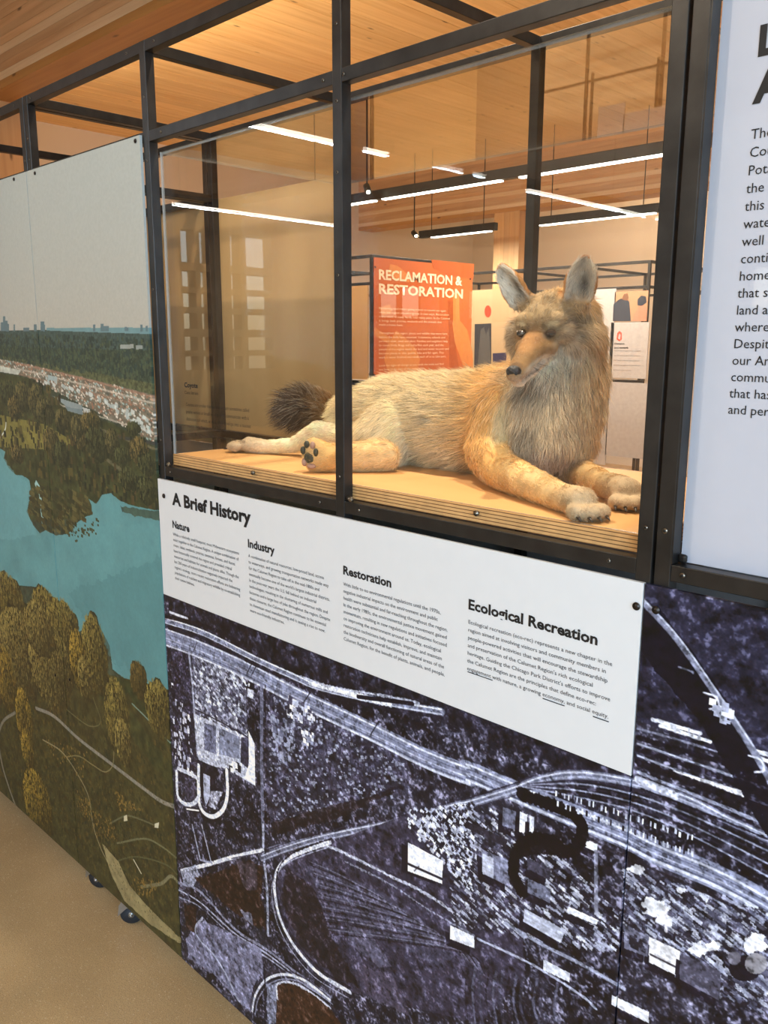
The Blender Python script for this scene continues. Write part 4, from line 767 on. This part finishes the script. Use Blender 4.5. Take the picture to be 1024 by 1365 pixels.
# --- white history panel and its writing
hp = box('history_panel', (-1.5535, -.4590, YP, YP + .0055, .9698, 1.219), WHITEP); tag(hp, 'white panel headed A Brief History with four columns of text under the case', 'text panel')
box('panel_core', (-1.5530, -.4595, YP + .0056, -.0003, .9700, 1.2185), plain('panel_core_grey', (70, 72, 78)), hp)
def hl(body, *a, **k): return wl_('lettering', body, k.pop('m', INK), hp, *a, YP, **k)
hl('A Brief History', 230, 672, 335, 698.5, 15.5, bold=.04)
hl('Nature', 230.5, 703, 253, 707.5, 9.3, bold=.032)
def para(lines, u0, v0, u1, v1, cap, ulast, vlast):
    a, b = at(u0, v0, YP), at(ulast, vlast, YP); hl('\n'.join(lines), u0, v0, u1, v1, cap, pitch=(a[2] - b[2]) / (len(lines) - 1), m=GREYINK)
para(['While a relatively small footprint, most Midwestern ecosystems', 'exist together in the Calumet Region. A unique combination of', 'rivers, lakes, wetlands, prairies, savannas, forests, and dunes', 'have historically covered the region and provided critical', 'resources and habitats for animals and plants alike. Though the', 'last 200 years of industrialization negatively impacted the', 'region\'s ecology, more recent restoration efforts are bolstering', 'populations of resident and migratory wildlife by re-establishing', 'their native habitats.'], 231, 713.5, 319, 738, 3.9, 234, 772)
hl('Industry', 331, 729, 366.5, 738, 10.5, bold=.032)
para(['A combination of natural resources, low-priced land, access', 'to waterways, and growing transportation networks made way', 'for the Calumet Region to take off in the mid-1800s and', 'eventually become one of the world\'s largest industrial districts.', 'In the post-war years the U.S. fell behind on industrial', 'technologies, resulting in the shuttering of numerous mills and', 'factories and a large loss of jobs throughout the region. Despite', 'these closures, the Calumet Region continues to be essential', 'to American steel manufacturing and is seeing a rise to new,', 'more eco-friendly industries.'], 331.5, 742.5, 440, 776, 4.2, 333.5, 815)
hl('Restoration', 458, 765, 522, 781, 11.2, bold=.032)
para(['With little to no environmental regulations until the 1970s,', 'negative industrial impacts on the environment and public', 'health were substantial and far-reaching throughout the region.', 'In the early 1980s, the environmental justice movement gained', 'momentum, resulting in new regulations and initiatives focused', 'on improving the environment around us. Today, ecological', 'restoration technicians help establish, improve, and maintain', 'the biodiversity and overall functioning of natural areas of the', 'Calumet Region, for the benefit of plants, animals, and people.'], 458, 780.5, 597.5, 828, 4.7, 458.3, 853)
hl('Ecological Recreation', 625, 811.5, 797, 858, 13.3, bold=.032)
para(['Ecological recreation (eco-rec) represents a new chapter in the', 'region aimed at involving visitors and community members in', 'people-powered activities that will encourage the stewardship', 'and preservation of the Calumet Region\'s rich ecological', 'heritage. Guiding the Chicago Park District\'s efforts to improve', 'the Calumet Region are the principles that define eco-rec:', 'engagement with nature, a growing economy, and social equity.'], 624.5, 831, 816.5, 888, 5.2, 623.7, 893)
for (ua, va, ub, vb) in ((624, 895, 657, 906.5), (724, 930.5, 753, 941), (791, 954.5, 812, 961.5)):
    p, q = at(ua, va, YP), at(ub, vb, YP); box('underline', (p[0], q[0], YP - .0012, YP - .0002, p[2] - .0006, p[2] + .0002), INK, hp)
# screw caps on the panels
for (u, v, par) in ((181, 188, mp1), (47, 231, mp1), (19, 239, mp2), (219, 661, hp), (849, 808, hp), (74, 900, mp2), (93, 906, mp1)):
    p = at(u, v, YP); o = cyl('screw_cap', (p[0], YP + .0004, p[2]), (p[0], YP - .0026, p[2]), .0050 if v > 300 and v < 860 else .0042, plain('cap_dark', (46, 40, 36), rough=.35, metal=.6), par, 16, bevel=.001)
br_ = [o for o in C.objects if o.name.startswith('mural_panel')][-1]
p = at(875, 813, YP); cyl('screw_cap', (p[0], YP + .0004, p[2]), (p[0], YP - .0026, p[2]), .0050, plain('cap_dark', (46, 40, 36), rough=.35, metal=.6), br_, 16, bevel=.001)

# ------------------------------------------------------------------ the coyote
DZ = 1.2703
COL = dict(cream=(232, 208, 164), flank=(222, 198, 154), back=(156, 136, 102), ochre=(222, 174, 104), tan=(226, 188, 130), lite=(238, 216, 178), chest=(226, 204, 170), throat=(232, 218, 200),
           cheek=(168, 152, 130), cinn=(148, 110, 66), fore=(172, 144, 104), black=(24, 21, 20), ttan=(150, 112, 70), tdark=(70, 58, 48), earb=(188, 132, 72), earin=(218, 210, 196), paw=(192, 166, 132), neckb=(208, 170, 114), grey=(140, 130, 116))
NODES = []      # centre, radii, axes, colour, fur length, lift, flow
BLOB = []
def node(c, r, col, fur, lift, flow, axes=None, dense=True):
    NODES.append((np.array(c, float), np.array(r if np.ndim(r) else (r, r, r), float), np.eye(3) if axes is None else axes, np.array(lin(COL[col] if isinstance(col, str) else col)), fur, lift, np.array(flow, float)))
def chain(pts, sub=5, axes=None):
    """pts: (xyz, radii, colour, fur length, lift) along a limb; flow runs from the first to the last"""
    for i in range(len(pts) - 1):
        a, b = pts[i], pts[i + 1]; ca, cb = np.array(a[0], float), np.array(b[0], float); fl = cb - ca; fl = fl / np.linalg.norm(fl)
        ra = np.array(a[1] if np.ndim(a[1]) else (a[1],) * 3, float); rb = np.array(b[1] if np.ndim(b[1]) else (b[1],) * 3, float)
        for k in range(sub + (i == len(pts) - 2)):
            t = k / sub; m = lambda p, q: p * (1 - t) + q * t
            node(m(ca, cb), m(ra, rb), tuple(np.array(COL[a[2]]) * (1 - t) + np.array(COL[b[2]]) * t), m(a[3], b[3]), m(a[4], b[4]), fl, axes)
def rest(u, v, Y, rz):         # x from the photograph, lying on the deck
    p = at(u, v, Y); return (p[0], Y, DZ + rz)
# trunk: chest to rump
chain([(rest(722, 575, .285, .098), (.072, .070, .098), 'chest', .024, .35), (rest(675, 570, .285, .092), (.070, .075, .092), 'ochre', .026, .3), (rest(620, 568, .29, .086), (.070, .080, .086), 'flank', .030, .28),
       (rest(565, 566, .295, .084), (.070, .085, .084), 'flank', .030, .25), (rest(520, 568, .30, .080), (.070, .085, .080), 'cream', .028, .25), (rest(478, 572, .30, .066), (.06, .072, .066), 'cream', .024, .25)], 6)
# ridge of the back: darker, grizzled
chain([(np.array(rest(690, 500, .33, 0)) + (0, 0, .150), (.05, .045, .04), 'neckb', .030, .35), (np.array(rest(620, 510, .34, 0)) + (0, 0, .134), (.05, .05, .035), 'back', .034, .35), (np.array(rest(560, 510, .345, 0)) + (0, 0, .128), (.05, .05, .035), 'back', .032, .3), (np.array(rest(515, 515, .34, 0)) + (0, 0, .118), (.045, .05, .035), 'cream', .026, .3)], 4)
# shoulder and near foreleg
e1 = rest(668, 640, .165, .030)
chain([(at(668, 560, .225), (.050, .045, .062), 'ochre', .020, .25), (at(655, 600, .205), (.042, .040, .045), 'ochre', .014, .2), (e1, (.034, .034, .0295), 'ochre', .010, .15)], 5)
w1 = rest(748, 678, .080, .0195)
chain([(e1, (.034, .034, .0295), 'ochre', .010, .15), (rest(706, 660, .115, .025), .0245, 'tan', .009, .12), (w1, (.0205, .0205, .0195), 'tan', .007, .12), (rest(772, 684, .062, .0205), (.023, .023, .0205), 'paw', .006, .12)], 6)
# far foreleg
w2 = rest(806, 652, .215, .0195)
chain([(at(758, 585, .31), (.045, .045, .05), 'chest', .018, .25), (rest(752, 628, .315, .026), (.03, .03, .026), 'tan', .010, .15), (w2, (.0205, .0205, .0195), 'tan', .007, .12), (rest(834, 664, .170, .0215), (.024, .024, .0215), 'paw', .006, .12)], 6)
# haunch, near hind leg (sole towards the glass)
chain([(rest(520, 580, .225, .062), (.055, .05, .062), 'cream', .022, .25), (rest(492, 592, .185, .042), (.048, .035, .042), 'flank', .016, .22)], 4)
chain([(rest(505, 604, .165, .028), (.045, .028, .028), 'tan', .012, .2), (rest(462, 606, .115, .0245), (.03, .0245, .0245), 'tan', .009, .15), (rest(436, 610, .085, .026), (.026, .025, .026), 'ochre', .007, .15), (rest(418, 612, .066, .0315), (.0215, .016, .0310), 'tan', .006, .15)], 5)
# far hind leg stretched to the west
chain([(rest(490, 575, .27, .055), (.05, .04, .052), 'cream', .020, .25), (rest(455, 568, .235, .036), (.035, .03, .032), 'lite', .013, .2), (at(424, 576, .205), (.026, .022, .0215), 'lite', .009, .15), (rest(392, 582, .185, .0215), (.017, .016, .0155), 'lite', .007, .12), (rest(356, 590, .160, .0150), .0140, 'lite', .006, .12), (rest(333, 594, .146, .0170), (.018, .020, .0165), 'paw', .006, .12)], 6)
# tail
chain([(at(478, 566, .35), (.03, .03, .03), 'flank', .02, .4), (at(452, 556, .325), .028, 'ttan', .024, .5), (at(428, 547, .295), .030, 'ttan', .032, .7), (at(408, 542, .270), .030, 'tdark', .042, .85), (at(392, 545, .250), .024, 'tdark', .046, .9), (at(386, 548, .242), .016, 'tdark', .046, .9)], 5)
# neck
chain([(at(752, 425, .285), (.058, .05, .045), 'neckb', .018, .2), (at(752, 460, .290), (.064, .058, .05), 'chest', .026, .25), (at(745, 500, .288), (.076, .068, .05), 'chest', .032, .3), (at(735, 545, .285), (.083, .074, .055), 'chest', .034, .3), (at(728, 585, .275), (.080, .072, .05), 'chest', .028, .3)], 6)
chain([(at(728, 500, .245), (.045, .04, .04), 'throat', .028, .3), (at(722, 540, .235), (.052, .045, .045), 'chest', .032, .35), (at(722, 585, .225), (.050, .045, .045), 'chest', .026, .35)], 5)
# head, in its own frame: s = its left (viewer's right), f = muzzle direction, u = up
yaw = math.radians(21); pit_ = math.radians(17)
tc_ = np.array([.567, -.824, 0]); rt_ = np.array([.824, .567, 0])
fh = math.cos(yaw) * tc_ - math.sin(yaw) * rt_
F_ = fh * math.cos(pit_) + np.array([0, 0, -math.sin(pit_)]); S_ = np.cross(np.array([0, 0, 1.0]), fh) ; S_ /= np.linalg.norm(S_); U_ = np.cross(F_, S_) * 1.0
if U_[2] < 0: U_ = -U_
if S_ @ rt_ < 0: S_ = -S_
HO = at(715, 444, .190); HA = np.array([S_, F_, U_])
def hp3(s, f, u): return HO + s * S_ + f * F_ + u * U_
def hn(s, f, u, r, col, fur=.008, lift=.15, flow=(0, -1, -.15)):
    fl = np.array(flow, float) @ HA; node(hp3(s, f, u), r, col, fur, lift, fl / np.linalg.norm(fl), HA)
hn(0, -.066, .006, (.047, .055, .040), 'fore', .010, .25); hn(0, -.03, .010, (.034, .034, .028), 'fore', .007, .2); hn(0, -.105, -.005, (.045, .045, .045), 'neckb', .016, .25)
for s in (-1, 1):
    hn(s * .021, -.022, .0155, (.019, .020, .0125), 'fore', .006, .15, (s * .4, -1, .2))
    hn(s * .034, -.036, -.006, (.018, .026, .020), 'cheek', .008, .15, (s * .6, -1, -.3)); hn(s * .043, -.060, -.026, (.026, .034, .027), 'cheek', .021, .3, (s * .9, -.8, -.7)); hn(s * .052, -.082, -.032, (.026, .030, .034), 'cheek', .024, .4, (s * .9, -.6, -.9))
    hn(s * .016, .0, -.020, (.017, .026, .016), 'cinn', .005, .12)
for k in range(9):
    t = k / 8; hn(0, -.008 + .098 * t, -.012 - .022 * t, (.0262 - .0122 * t, .017, .0215 - .0095 * t), 'cinn', .005 - .002 * t, .1)
for k in range(8):
    t = k / 7; hn(0, -.02 + .100 * t, -.038 - .011 * t, (.022 - .011 * t, .014, .0125 - .0055 * t), 'throat', .006, .2, (0, -1, -.4))
hn(0, -.055, -.05, (.034, .04, .03), 'throat', .018, .35, (0, -.8, -.8))
NODES_BODY = list(NODES)

def ico_blob(bm, c, r, A):
    q = bmesh.ops.create_icosphere(bm, subdivisions=3, radius=1.0)
    for v in q['verts']:
        p = np.array(v.co) * r; v.co = Vector(c + p @ A)
bm = bmesh.new()
for (c, r, A, *_r) in NODES: ico_blob(bm, c, r, A)
# toes
def toes(P, d, spread=.0195, r=.0098, n=4, fur='paw', down=0.0, ln=.017, drop=.0):
    d = np.array(d, float); d /= np.linalg.norm(d); sd = np.cross(d, (0, 0, 1.0)); sd /= np.linalg.norm(sd); up = np.cross(sd, d); A = np.array([sd, d, up]); tips = []
    for k in range(n):
        a = (k - (n - 1) / 2) / ((n - 1) / 2); c = np.array(P, float) + sd * a * spread + d * (.020 - .007 * a * a) + np.array([0, 0, -drop]); rr_ = np.array((r, ln, r * 1.12))
        ico_blob(bm, c, rr_, A); NODES.append((c, rr_, A, np.array(lin(COL[fur])), .005, .12, d)); tips.append((c + d * ln * .93 - up * r * .35, d, sd, up))
    return tips
T1 = toes((np.array(rest(779, 686, .058, .0115))), (.80, -.60, 0)); T2 = toes(np.array(rest(838, 668, .160, .0115)), (.55, -.83, 0))
T3 = toes(np.array(rest(326, 596, .142, .0135)), (-.93, -.36, 0), spread=.021, r=.0095)
# ears
EARS = []
def ear(B_, T_, sg, hw):
    Bp, Tp = hp3(*B_), hp3(*T_); ax = Tp - Bp; L_ = np.linalg.norm(ax); ax /= L_; Fc = np.array([sg * .30, .95, -.05]) @ HA; Fc -= ax * (Fc @ ax); Fc /= np.linalg.norm(Fc); Ac = np.cross(Fc, ax)
    nt_, na = 16, 14; g0 = []; g1 = []
    tt = np.linspace(0, 1, nt_)
    wsh = np.interp(tt, [0, .15, .4, .62, .8, .92, 1], [.74, .90, 1, .88, .62, .38, .10])
    for i, t in enumerate(tt):
        for j in range(na):
            a = -1 + 2 * j / (na - 1); cup = .018 * (a * a) * (1 - .45 * t) ; c = Bp + ax * L_ * t + Ac * hw * wsh[i] * a * (1 - .10 * abs(a)) + Fc * (cup - .004 + .004 * t)
            nn = Fc - Ac * a * .8; nn /= np.linalg.norm(nn); g0.append(c + nn * .0005); g1.append(c - nn * .0062)
    vs0 = [bm.verts.new(Vector(p)) for p in g0]; vs1 = [bm.verts.new(Vector(p)) for p in g1]; I = lambda i, j: i * na + j
    for i in range(nt_ - 1):
        for j in range(na - 1):
            bm.faces.new((vs0[I(i, j)], vs0[I(i, j + 1)], vs0[I(i + 1, j + 1)], vs0[I(i + 1, j)])); bm.faces.new((vs1[I(i, j)], vs1[I(i + 1, j)], vs1[I(i + 1, j + 1)], vs1[I(i, j + 1)]))
    rim = [I(0, j) for j in range(na)] + [I(i, na - 1) for i in range(1, nt_)] + [I(nt_ - 1, j) for j in range(na - 2, -1, -1)] + [I(i, 0) for i in range(nt_ - 2, 0, -1)]
    for k in range(len(rim)): a, b = rim[k], rim[(k + 1) % len(rim)]; bm.faces.new((vs0[b], vs0[a], vs1[a], vs1[b]))
    EARS.append((Bp, ax, L_, Fc, Ac, hw))
    for k in range(4): ico_blob(bm, Bp + ax * (-.006 + .003 * k) - Fc * .004, np.array((.019, .012, .014)), HA)
ear((-.038, -.062, .030), (-.079, -.070, .091), -1, .0255); ear((.044, -.066, .030), (.058, -.072, .098), 1, .0255)
bmesh.ops.recalc_face_normals(bm, faces=bm.faces)
me = bpy.data.meshes.new('coyote'); bm.to_mesh(me); bm.free()
tmp = bpy.data.objects.new('tmp', me); C.objects.link(tmp)
md = tmp.modifiers.new('r', 'REMESH'); md.mode = 'VOXEL'; md.voxel_size = .0030; md.adaptivity = 0
ms = tmp.modifiers.new('s', 'SMOOTH'); ms.iterations = 6; ms.factor = .5
dg = bpy.context.evaluated_depsgraph_get(); body = bpy.data.meshes.new_from_object(tmp.evaluated_get(dg)); bpy.data.objects.remove(tmp); body.name = 'coyote'
nv = len(body.vertices); V = np.empty(nv * 3); body.vertices.foreach_get('co', V); V = V.reshape(-1, 3); V[:, 2] = np.maximum(V[:, 2], DZ); body.vertices.foreach_set('co', V.ravel()); body.update()
Nn = np.empty(nv * 3); body.vertices.foreach_get('normal', Nn); Nn = Nn.reshape(-1, 3)
print('coyote verts', nv)
# attributes blended from the nearest body nodes
col = np.zeros((nv, 3)); fur = np.zeros(nv); lift = np.zeros(nv); flow = np.zeros((nv, 3)); W = np.zeros(nv)
for (c, r, A, cl_, fu, li, fl) in NODES:
    q = ((V - c) @ A.T) / r; d = np.linalg.norm(q, axis=1) - 1; dm = np.abs(d) * r.min(); w_ = np.exp(-(dm / .010) ** 2 * 1.2) + 1e-9 / (1 + dm * 100) ** 6
    col += w_[:, None] * cl_; fur += w_ * fu; lift += w_ * li; flow += w_[:, None] * fl; W += w_
col /= W[:, None]; fur /= W; lift /= W
def sm(x): x = np.clip(x, 0, 1); return x * x * (3 - 2 * x)
def spotp(c, r, colr, k=1.0, nrm=None, furk=None):
    """marking centred at c with radii r (world or head axes)"""
    global col
    d = np.linalg.norm(((V - c) @ (HA.T if nrm is None else nrm.T)) / np.array(r), axis=1); m = sm((1.25 - d) / .7) * k
    col = col * (1 - m[:, None]) + np.array(lin(COL[colr] if isinstance(colr, str) else colr)) * m[:, None]
    if furk is not None: fur[:] = fur * (1 - m) + furk * m
E3 = np.eye(3)
# body markings
spotp(at(702, 585, .19), (.03, .05, .035), (124, 114, 102), .55, E3); spotp(at(700, 525, .19), (.035, .05, .03), (136, 124, 108), .45, E3); spotp(at(672, 560, .19), (.018, .05, .045), (232, 216, 176), .7, E3)
spotp(at(755, 560, .2), (.035, .06, .05), (204, 182, 152), .5, E3); spotp(at(735, 610, .22), (.04, .06, .025), (150, 128, 120), .6, E3)
spotp(at(575, 560, .22), (.012, .04, .012), (140, 126, 104), .7, E3); spotp(at(540, 600, .22), (.05, .06, .02), (226, 206, 172), .5, E3); spotp(at(500, 585, .2), (.02, .05, .012), (150, 136, 110), .5, E3); spotp(at(600, 610, .22), (.05, .06, .02), (224, 204, 170), .5, E3)
spotp(at(525, 530, .25), (.03, .05, .012), (176, 160, 124), .5, E3); spotp(at(645, 640, .16), (.03, .03, .02), (222, 192, 142), .6, E3)
spotp(at(388, 548, .24), (.05, .05, .03), (58, 48, 44), .6, E3)
# head markings
for s in (-1, 1):
    spotp(hp3(s * .0262, .000, .0125), (.010, .014, .0045), (228, 208, 166), .8); spotp(hp3(s * .0245, .004, -.0005), (.0125, .016, .0068), (34, 27, 22), .97, furk=.0012)
    spotp(hp3(s * .030, -.005, -.020), (.018, .02, .010), (196, 172, 138), .6); spotp(hp3(s * .018, .012, .004), (.004, .012, .012), (112, 88, 62), .5)
    spotp(hp3(s * .050, -.055, .004), (.022, .030, .010), (112, 98, 80), .6); spotp(hp3(s * .046, -.050, -.040), (.022, .03, .014), (222, 212, 198), .7)
    spotp(hp3(s * .020, .045, -.033), (.011, .050, .0085), (222, 208, 186), .9, furk=.003); spotp(hp3(s * .012, .056, -.0445), (.012, .034, .0020), (62, 46, 38), .7, furk=.001)
spotp(hp3(0, -.03, .040), (.020, .03, .02), (150, 124, 88), .5); spotp(hp3(0, .012, .006), (.007, .03, .014), (120, 92, 62), .5); spotp(hp3(-.010, .02, .0), (.004, .03, .02), (138, 100, 62), .5); spotp(hp3(.010, .02, .0), (.004, .03, .02), (138, 100, 62), .5); spotp(hp3(0, .03, -.004), (.018, .04, .02), (182, 128, 74), .6)
spotp(hp3(0, .062, -.053), (.02, .035, .006), (222, 208, 186), .8, furk=.004); spotp(hp3(0, .090, -.022), (.012, .010, .006), (90, 64, 44), .6)
spotp(at(742, 482, .235), (.030, .04, .028), (238, 226, 206), .75, E3); spotp(at(704, 516, .20), (.024, .05, .018), (110, 98, 84), .65, E3); spotp(at(808, 480, .29), (.016, .06, .07), (204, 158, 96), .55, E3)
for s in (-1, 1):
    spotp(hp3(s * .040, -.028, .010), (.014, .012, .0035), (74, 62, 52), .7); spotp(hp3(s * .044, -.040, -.012), (.016, .016, .004), (96, 82, 68), .55); spotp(hp3(s * .012, -.004, .010), (.004, .012, .008), (92, 74, 54), .6)
    spotp(hp3(s * .030, -.05, .040), (.012, .018, .010), (146, 116, 80), .4)
# ears: grey-white inside with the hollow's shade painted dark, rust outside
for (Bp, ax, L_, Fc, Ac, hw) in EARS:
    q = V - Bp; t_ = q @ ax / L_; a_ = q @ Ac / hw; dd = np.abs(q @ Fc); m = (t_ > -.02) & (t_ < 1.12) & (np.abs(a_) < 1.3) & (dd < .03)
    inner = (Nn @ Fc > .15) & m & (np.abs(a_) < .84) & (t_ < .95); wt = sm((t_ + .02) / .2)
    ci = np.array(lin(COL['earin'])); co_ = np.array(lin(COL['earb']))
    k = (wt * m)[:, None]; tgt = np.where(inner[:, None], ci, co_); dk = np.exp(-((a_ + .25) ** 2 / .12 + (t_ - .34) ** 2 / .07))[:, None] * inner[:, None] * .92
    tgt = tgt * (1 - dk) + np.array(lin((52, 42, 36))) * dk; col = col * (1 - k) + tgt * k
    fur[:] = np.where(m, fur * (1 - wt) + np.where(inner, .010, .004) * wt, fur); lift[:] = np.where(m, .22, lift); flow = np.where((m & (t_ > .05))[:, None], ax * W[:, None], flow)
# mottling
from mathutils import noise as mn
nz = np.array([mn.noise(Vector(p) * 60) for p in V]); nz2 = np.array([mn.noise(Vector(p) * 22) for p in V]); nz3 = np.array([mn.noise(Vector((p[0] * 170, p[1] * 170, p[2] * 90))) for p in V]); col *= (1 + .16 * nz + .08 * nz2 + .12 * nz3)[:, None]
col = np.clip(col * 1.12, .004, .90)
ca = body.color_attributes.new('coat', 'FLOAT_COLOR', 'POINT'); ca.data.foreach_set('color', np.hstack([col * .8, np.ones((nv, 1))]).ravel().astype(np.float32))
def coat(name, attr, rough):
    m, n, b, o = newmat(name); a = n.nodes.new('ShaderNodeAttribute'); a.attribute_name = attr; n.links.new(a.outputs['Color'], b.inputs['Base Color']); b.inputs['Roughness'].default_value = rough; b.inputs['Specular IOR Level'].default_value = .25
    return m
SK = coat('coyote_skin', 'coat', .8); HR = coat('coyote_hair', 'hair_color', .55)
body.materials.clear(); coy = link('coyote', body, SK, None, True)
tag(coy, 'mounted coyote lying on the plywood deck inside the acrylic case, head raised', 'coyote')
# fur strands
body.calc_loop_triangles(); nt2 = len(body.loop_triangles); tri = np.empty(nt2 * 3, np.int32); body.loop_triangles.foreach_get('vertices', tri); tri = tri.reshape(-1, 3)
A_, B2, C2 = V[tri[:, 0]], V[tri[:, 1]], V[tri[:, 2]]; ar = np.linalg.norm(np.cross(B2 - A_, C2 - A_), axis=1) / 2
furt = fur[tri].mean(1); keep = A_[:, 2] > DZ + .001; dens = ar * keep * np.clip(.016 / np.maximum(furt, .003), .8, 3.2)
print('area', ar.sum())
NS = 170000
ti = rng.choice(nt2, NS, p=dens / dens.sum()); r1, r2 = rng.random(NS), rng.random(NS); s1 = np.sqrt(r1); ba = np.stack([1 - s1, s1 * (1 - r2), s1 * r2], 1)
def pick(a): return (a[tri[ti]] * ba[:, :, None]).sum(1) if a.ndim == 2 else (a[tri[ti]] * ba).sum(1)
P0 = pick(V); N0 = pick(Nn); N0 /= np.linalg.norm(N0, axis=1)[:, None]; FL = pick(flow / W[:, None]); FL -= N0 * (FL * N0).sum(1)[:, None]
FL += rng.normal(0, .16, FL.shape); FL[:, 2] -= .10; FL /= np.linalg.norm(FL, axis=1)[:, None] + 1e-6
EYEC = [hp3(s * .0235, .006, 0) for s in (-1, 1)]; ed = np.min([np.linalg.norm(((P0 - c) @ HA.T) / np.array([1.0, .8, .75]), axis=1) for c in EYEC], axis=0)
ln_ = np.clip((ed - .0085) / .012, .0, 1) * pick(fur) * rng.uniform(.65, 1.15, NS); lf = pick(lift); cc_ = pick(col)
cl_n = np.array([mn.noise_vector(Vector(p) * 75) for p in P0[::1]]) if NS <= 200000 else 0
FL = FL + cl_n * .45; FL /= np.linalg.norm(FL, axis=1)[:, None]
K_ = 4; tt = np.linspace(0, 1, K_); pts = np.empty((NS, K_, 3))
D0 = N0 * (lf + .12)[:, None] + FL * (1 - lf)[:, None]; D0 /= np.linalg.norm(D0, axis=1)[:, None]
D1 = N0 * (lf * .35)[:, None] + FL * (1 - lf * .35)[:, None]; D1[:, 2] -= .12 * (1 - lf); D1 /= np.linalg.norm(D1, axis=1)[:, None]
for k, t in enumerate(tt): pts[:, k] = P0 - N0 * .0006 + ln_[:, None] * (D0 * (t - t * t / 2) + D1 * (t * t / 2))
pts[:, :, 2] = np.maximum(pts[:, :, 2], DZ + .0003)
hc = bpy.data.hair_curves.new('fur'); hc.add_curves([K_] * NS); hc.position_data.foreach_set('vector', pts.astype(np.float32).ravel())
ra = hc.attributes.get('radius') or hc.attributes.new('radius', 'FLOAT', 'POINT'); base_r = (.00020 + .00016 * np.clip(ln_ / .03, 0, 1))[:, None] * np.array([1, .9, .6, .12])[None]; ra.data.foreach_set('value', base_r.astype(np.float32).ravel())
jit = rng.normal(1, .15, NS); dark = rng.random(NS) < np.clip(.03 + (ln_ - .010) * 3, .02, .07); hd = np.linalg.norm(P0 - HO, axis=1) < .095; dark |= hd & (rng.random(NS) < .10); pale = rng.random(NS) < .12
hcol = cc_ * np.clip(jit, .4, 1.7)[:, None]; hcol = np.where(dark[:, None], hcol * .35, hcol); hcol = np.where(pale[:, None], hcol * .6 + .4 * np.array(lin((236, 222, 196))), hcol)
at_ = hc.attributes.new('hair_color', 'FLOAT_COLOR', 'CURVE'); at_.data.foreach_set('color', np.hstack([np.clip(hcol, 0, 1), np.ones((NS, 1))]).astype(np.float32).ravel())
hc.materials.append(HR); ho = bpy.data.objects.new('fur', hc); C.objects.link(ho); ho.parent = coy; ho['kind'] = 'stuff'
# eyes, nose, claws, pads, whiskers
EYE = plain('eye_brown', (58, 38, 22), rough=.08, noise=.2, scale=300, coat=1.0); PUP = plain('eye_pupil', (8, 7, 6), rough=.05, coat=1.0); NOSE = plain('nose_black', (22, 20, 20), rough=.35, noise=.3, scale=500, bump=.6)
def ell(name, c, r, A, m, parent, sub=3):
    b = bmesh.new(); ico = bmesh.ops.create_icosphere(b, subdivisions=sub, radius=1.0)
    for v in ico['verts']: v.co = Vector(np.array(c) + (np.array(v.co) * r) @ A)
    e = bpy.data.meshes.new(name); b.to_mesh(e); b.free(); return link(name, e, m, parent, True)
for s in (-1, 1):
    z = math.radians(22) * s; ex_ = math.cos(z) * F_ + math.sin(z) * S_
    c = hp3(s * .0235, .0004, .0); e = ell('eye', c, (.0082, .0082, .0064), HA, EYE, coy); look = (ex_ * .8 + np.array([.0, -.2, -.1])); look /= np.linalg.norm(look)
    ell('pupil', c + look * .0060, (.0042, .0030, .0042), HA, PUP, e); 
ns = ell('nose', hp3(0, .0965, -.0285), (.0118, .0085, .0090), HA, NOSE, coy)
for s in (-1, 1): ell('nostril', hp3(s * .0058, .1030, -.0300), (.0026, .0020, .0022), HA, BLACKHOLE, ns, 2)
for tips in (T1, T2, T3):
    for (c, d, sd, up) in tips: cyl('claw', tuple(c - d * .004), tuple(c + d * .0095 - up * .0038), .0031, plain('claw_dark', (52, 44, 40), rough=.35), coy, 10, r2=.0006)
PAD = plain('pad_dark', (52, 54, 40), rough=.6, noise=.5, scale=200, bump=.5); PADP = plain('pad_pink', (168, 130, 112), rough=.6, noise=.25, scale=150, bump=.4)
pc = np.array(rest(418, 612, .066, .0315)); nf = np.array([.30, -.95, 0]); nf /= np.linalg.norm(nf); sx_ = np.cross(nf, (0, 0, 1)); sx_ *= -1 if sx_[0] < 0 else 1; PA = np.array([sx_, nf, (0, 0, 1.0)])
for (a, b, ra_, rb_, m_) in ((.000, -.004, .0105, .0105, PAD), (-.013, .008, .005, .0075, PAD), (-.005, .019, .0055, .0070, PAD), (.007, .018, .005, .0070, PADP), (.0135, .006, .0045, .0075, PAD), (.004, -.019, .009, .0050, PADP), (-.011, -.013, .005, .007, PADP)):
    ell('paw_pad', pc + sx_ * a + np.array([0, 0, b]) + nf * .0135, (ra_, .0045, rb_), PA, m_, coy)
wk = []
for s in (-1, 1):
    for k in range(6):
        p = hp3(s * .014, .058 - .006 * k, -.034 - .003 * (k % 3)); d = s * .5 * S_ + (-.35 - .1 * k) * F_ * .6 + (-.5 + .05 * k) * U_; d /= np.linalg.norm(d); L_ = .045
        wk.append([p + d * L_ * t + np.array([0, 0, -.010]) * t * t for t in (0, .33, .66, 1)])
wc = bpy.data.hair_curves.new('whiskers'); wc.add_curves([4] * len(wk)); wc.position_data.foreach_set('vector', np.array(wk, np.float32).ravel()); r_ = wc.attributes.get('radius') or wc.attributes.new('radius', 'FLOAT', 'POINT'); r_.data.foreach_set('value', np.tile([.00018, .00015, .0001, .00004], len(wk)).astype(np.float32)); wc.materials.append(INK)
wo = bpy.data.objects.new('whiskers', wc); C.objects.link(wo); wo.parent = coy; wo['kind'] = 'stuff'
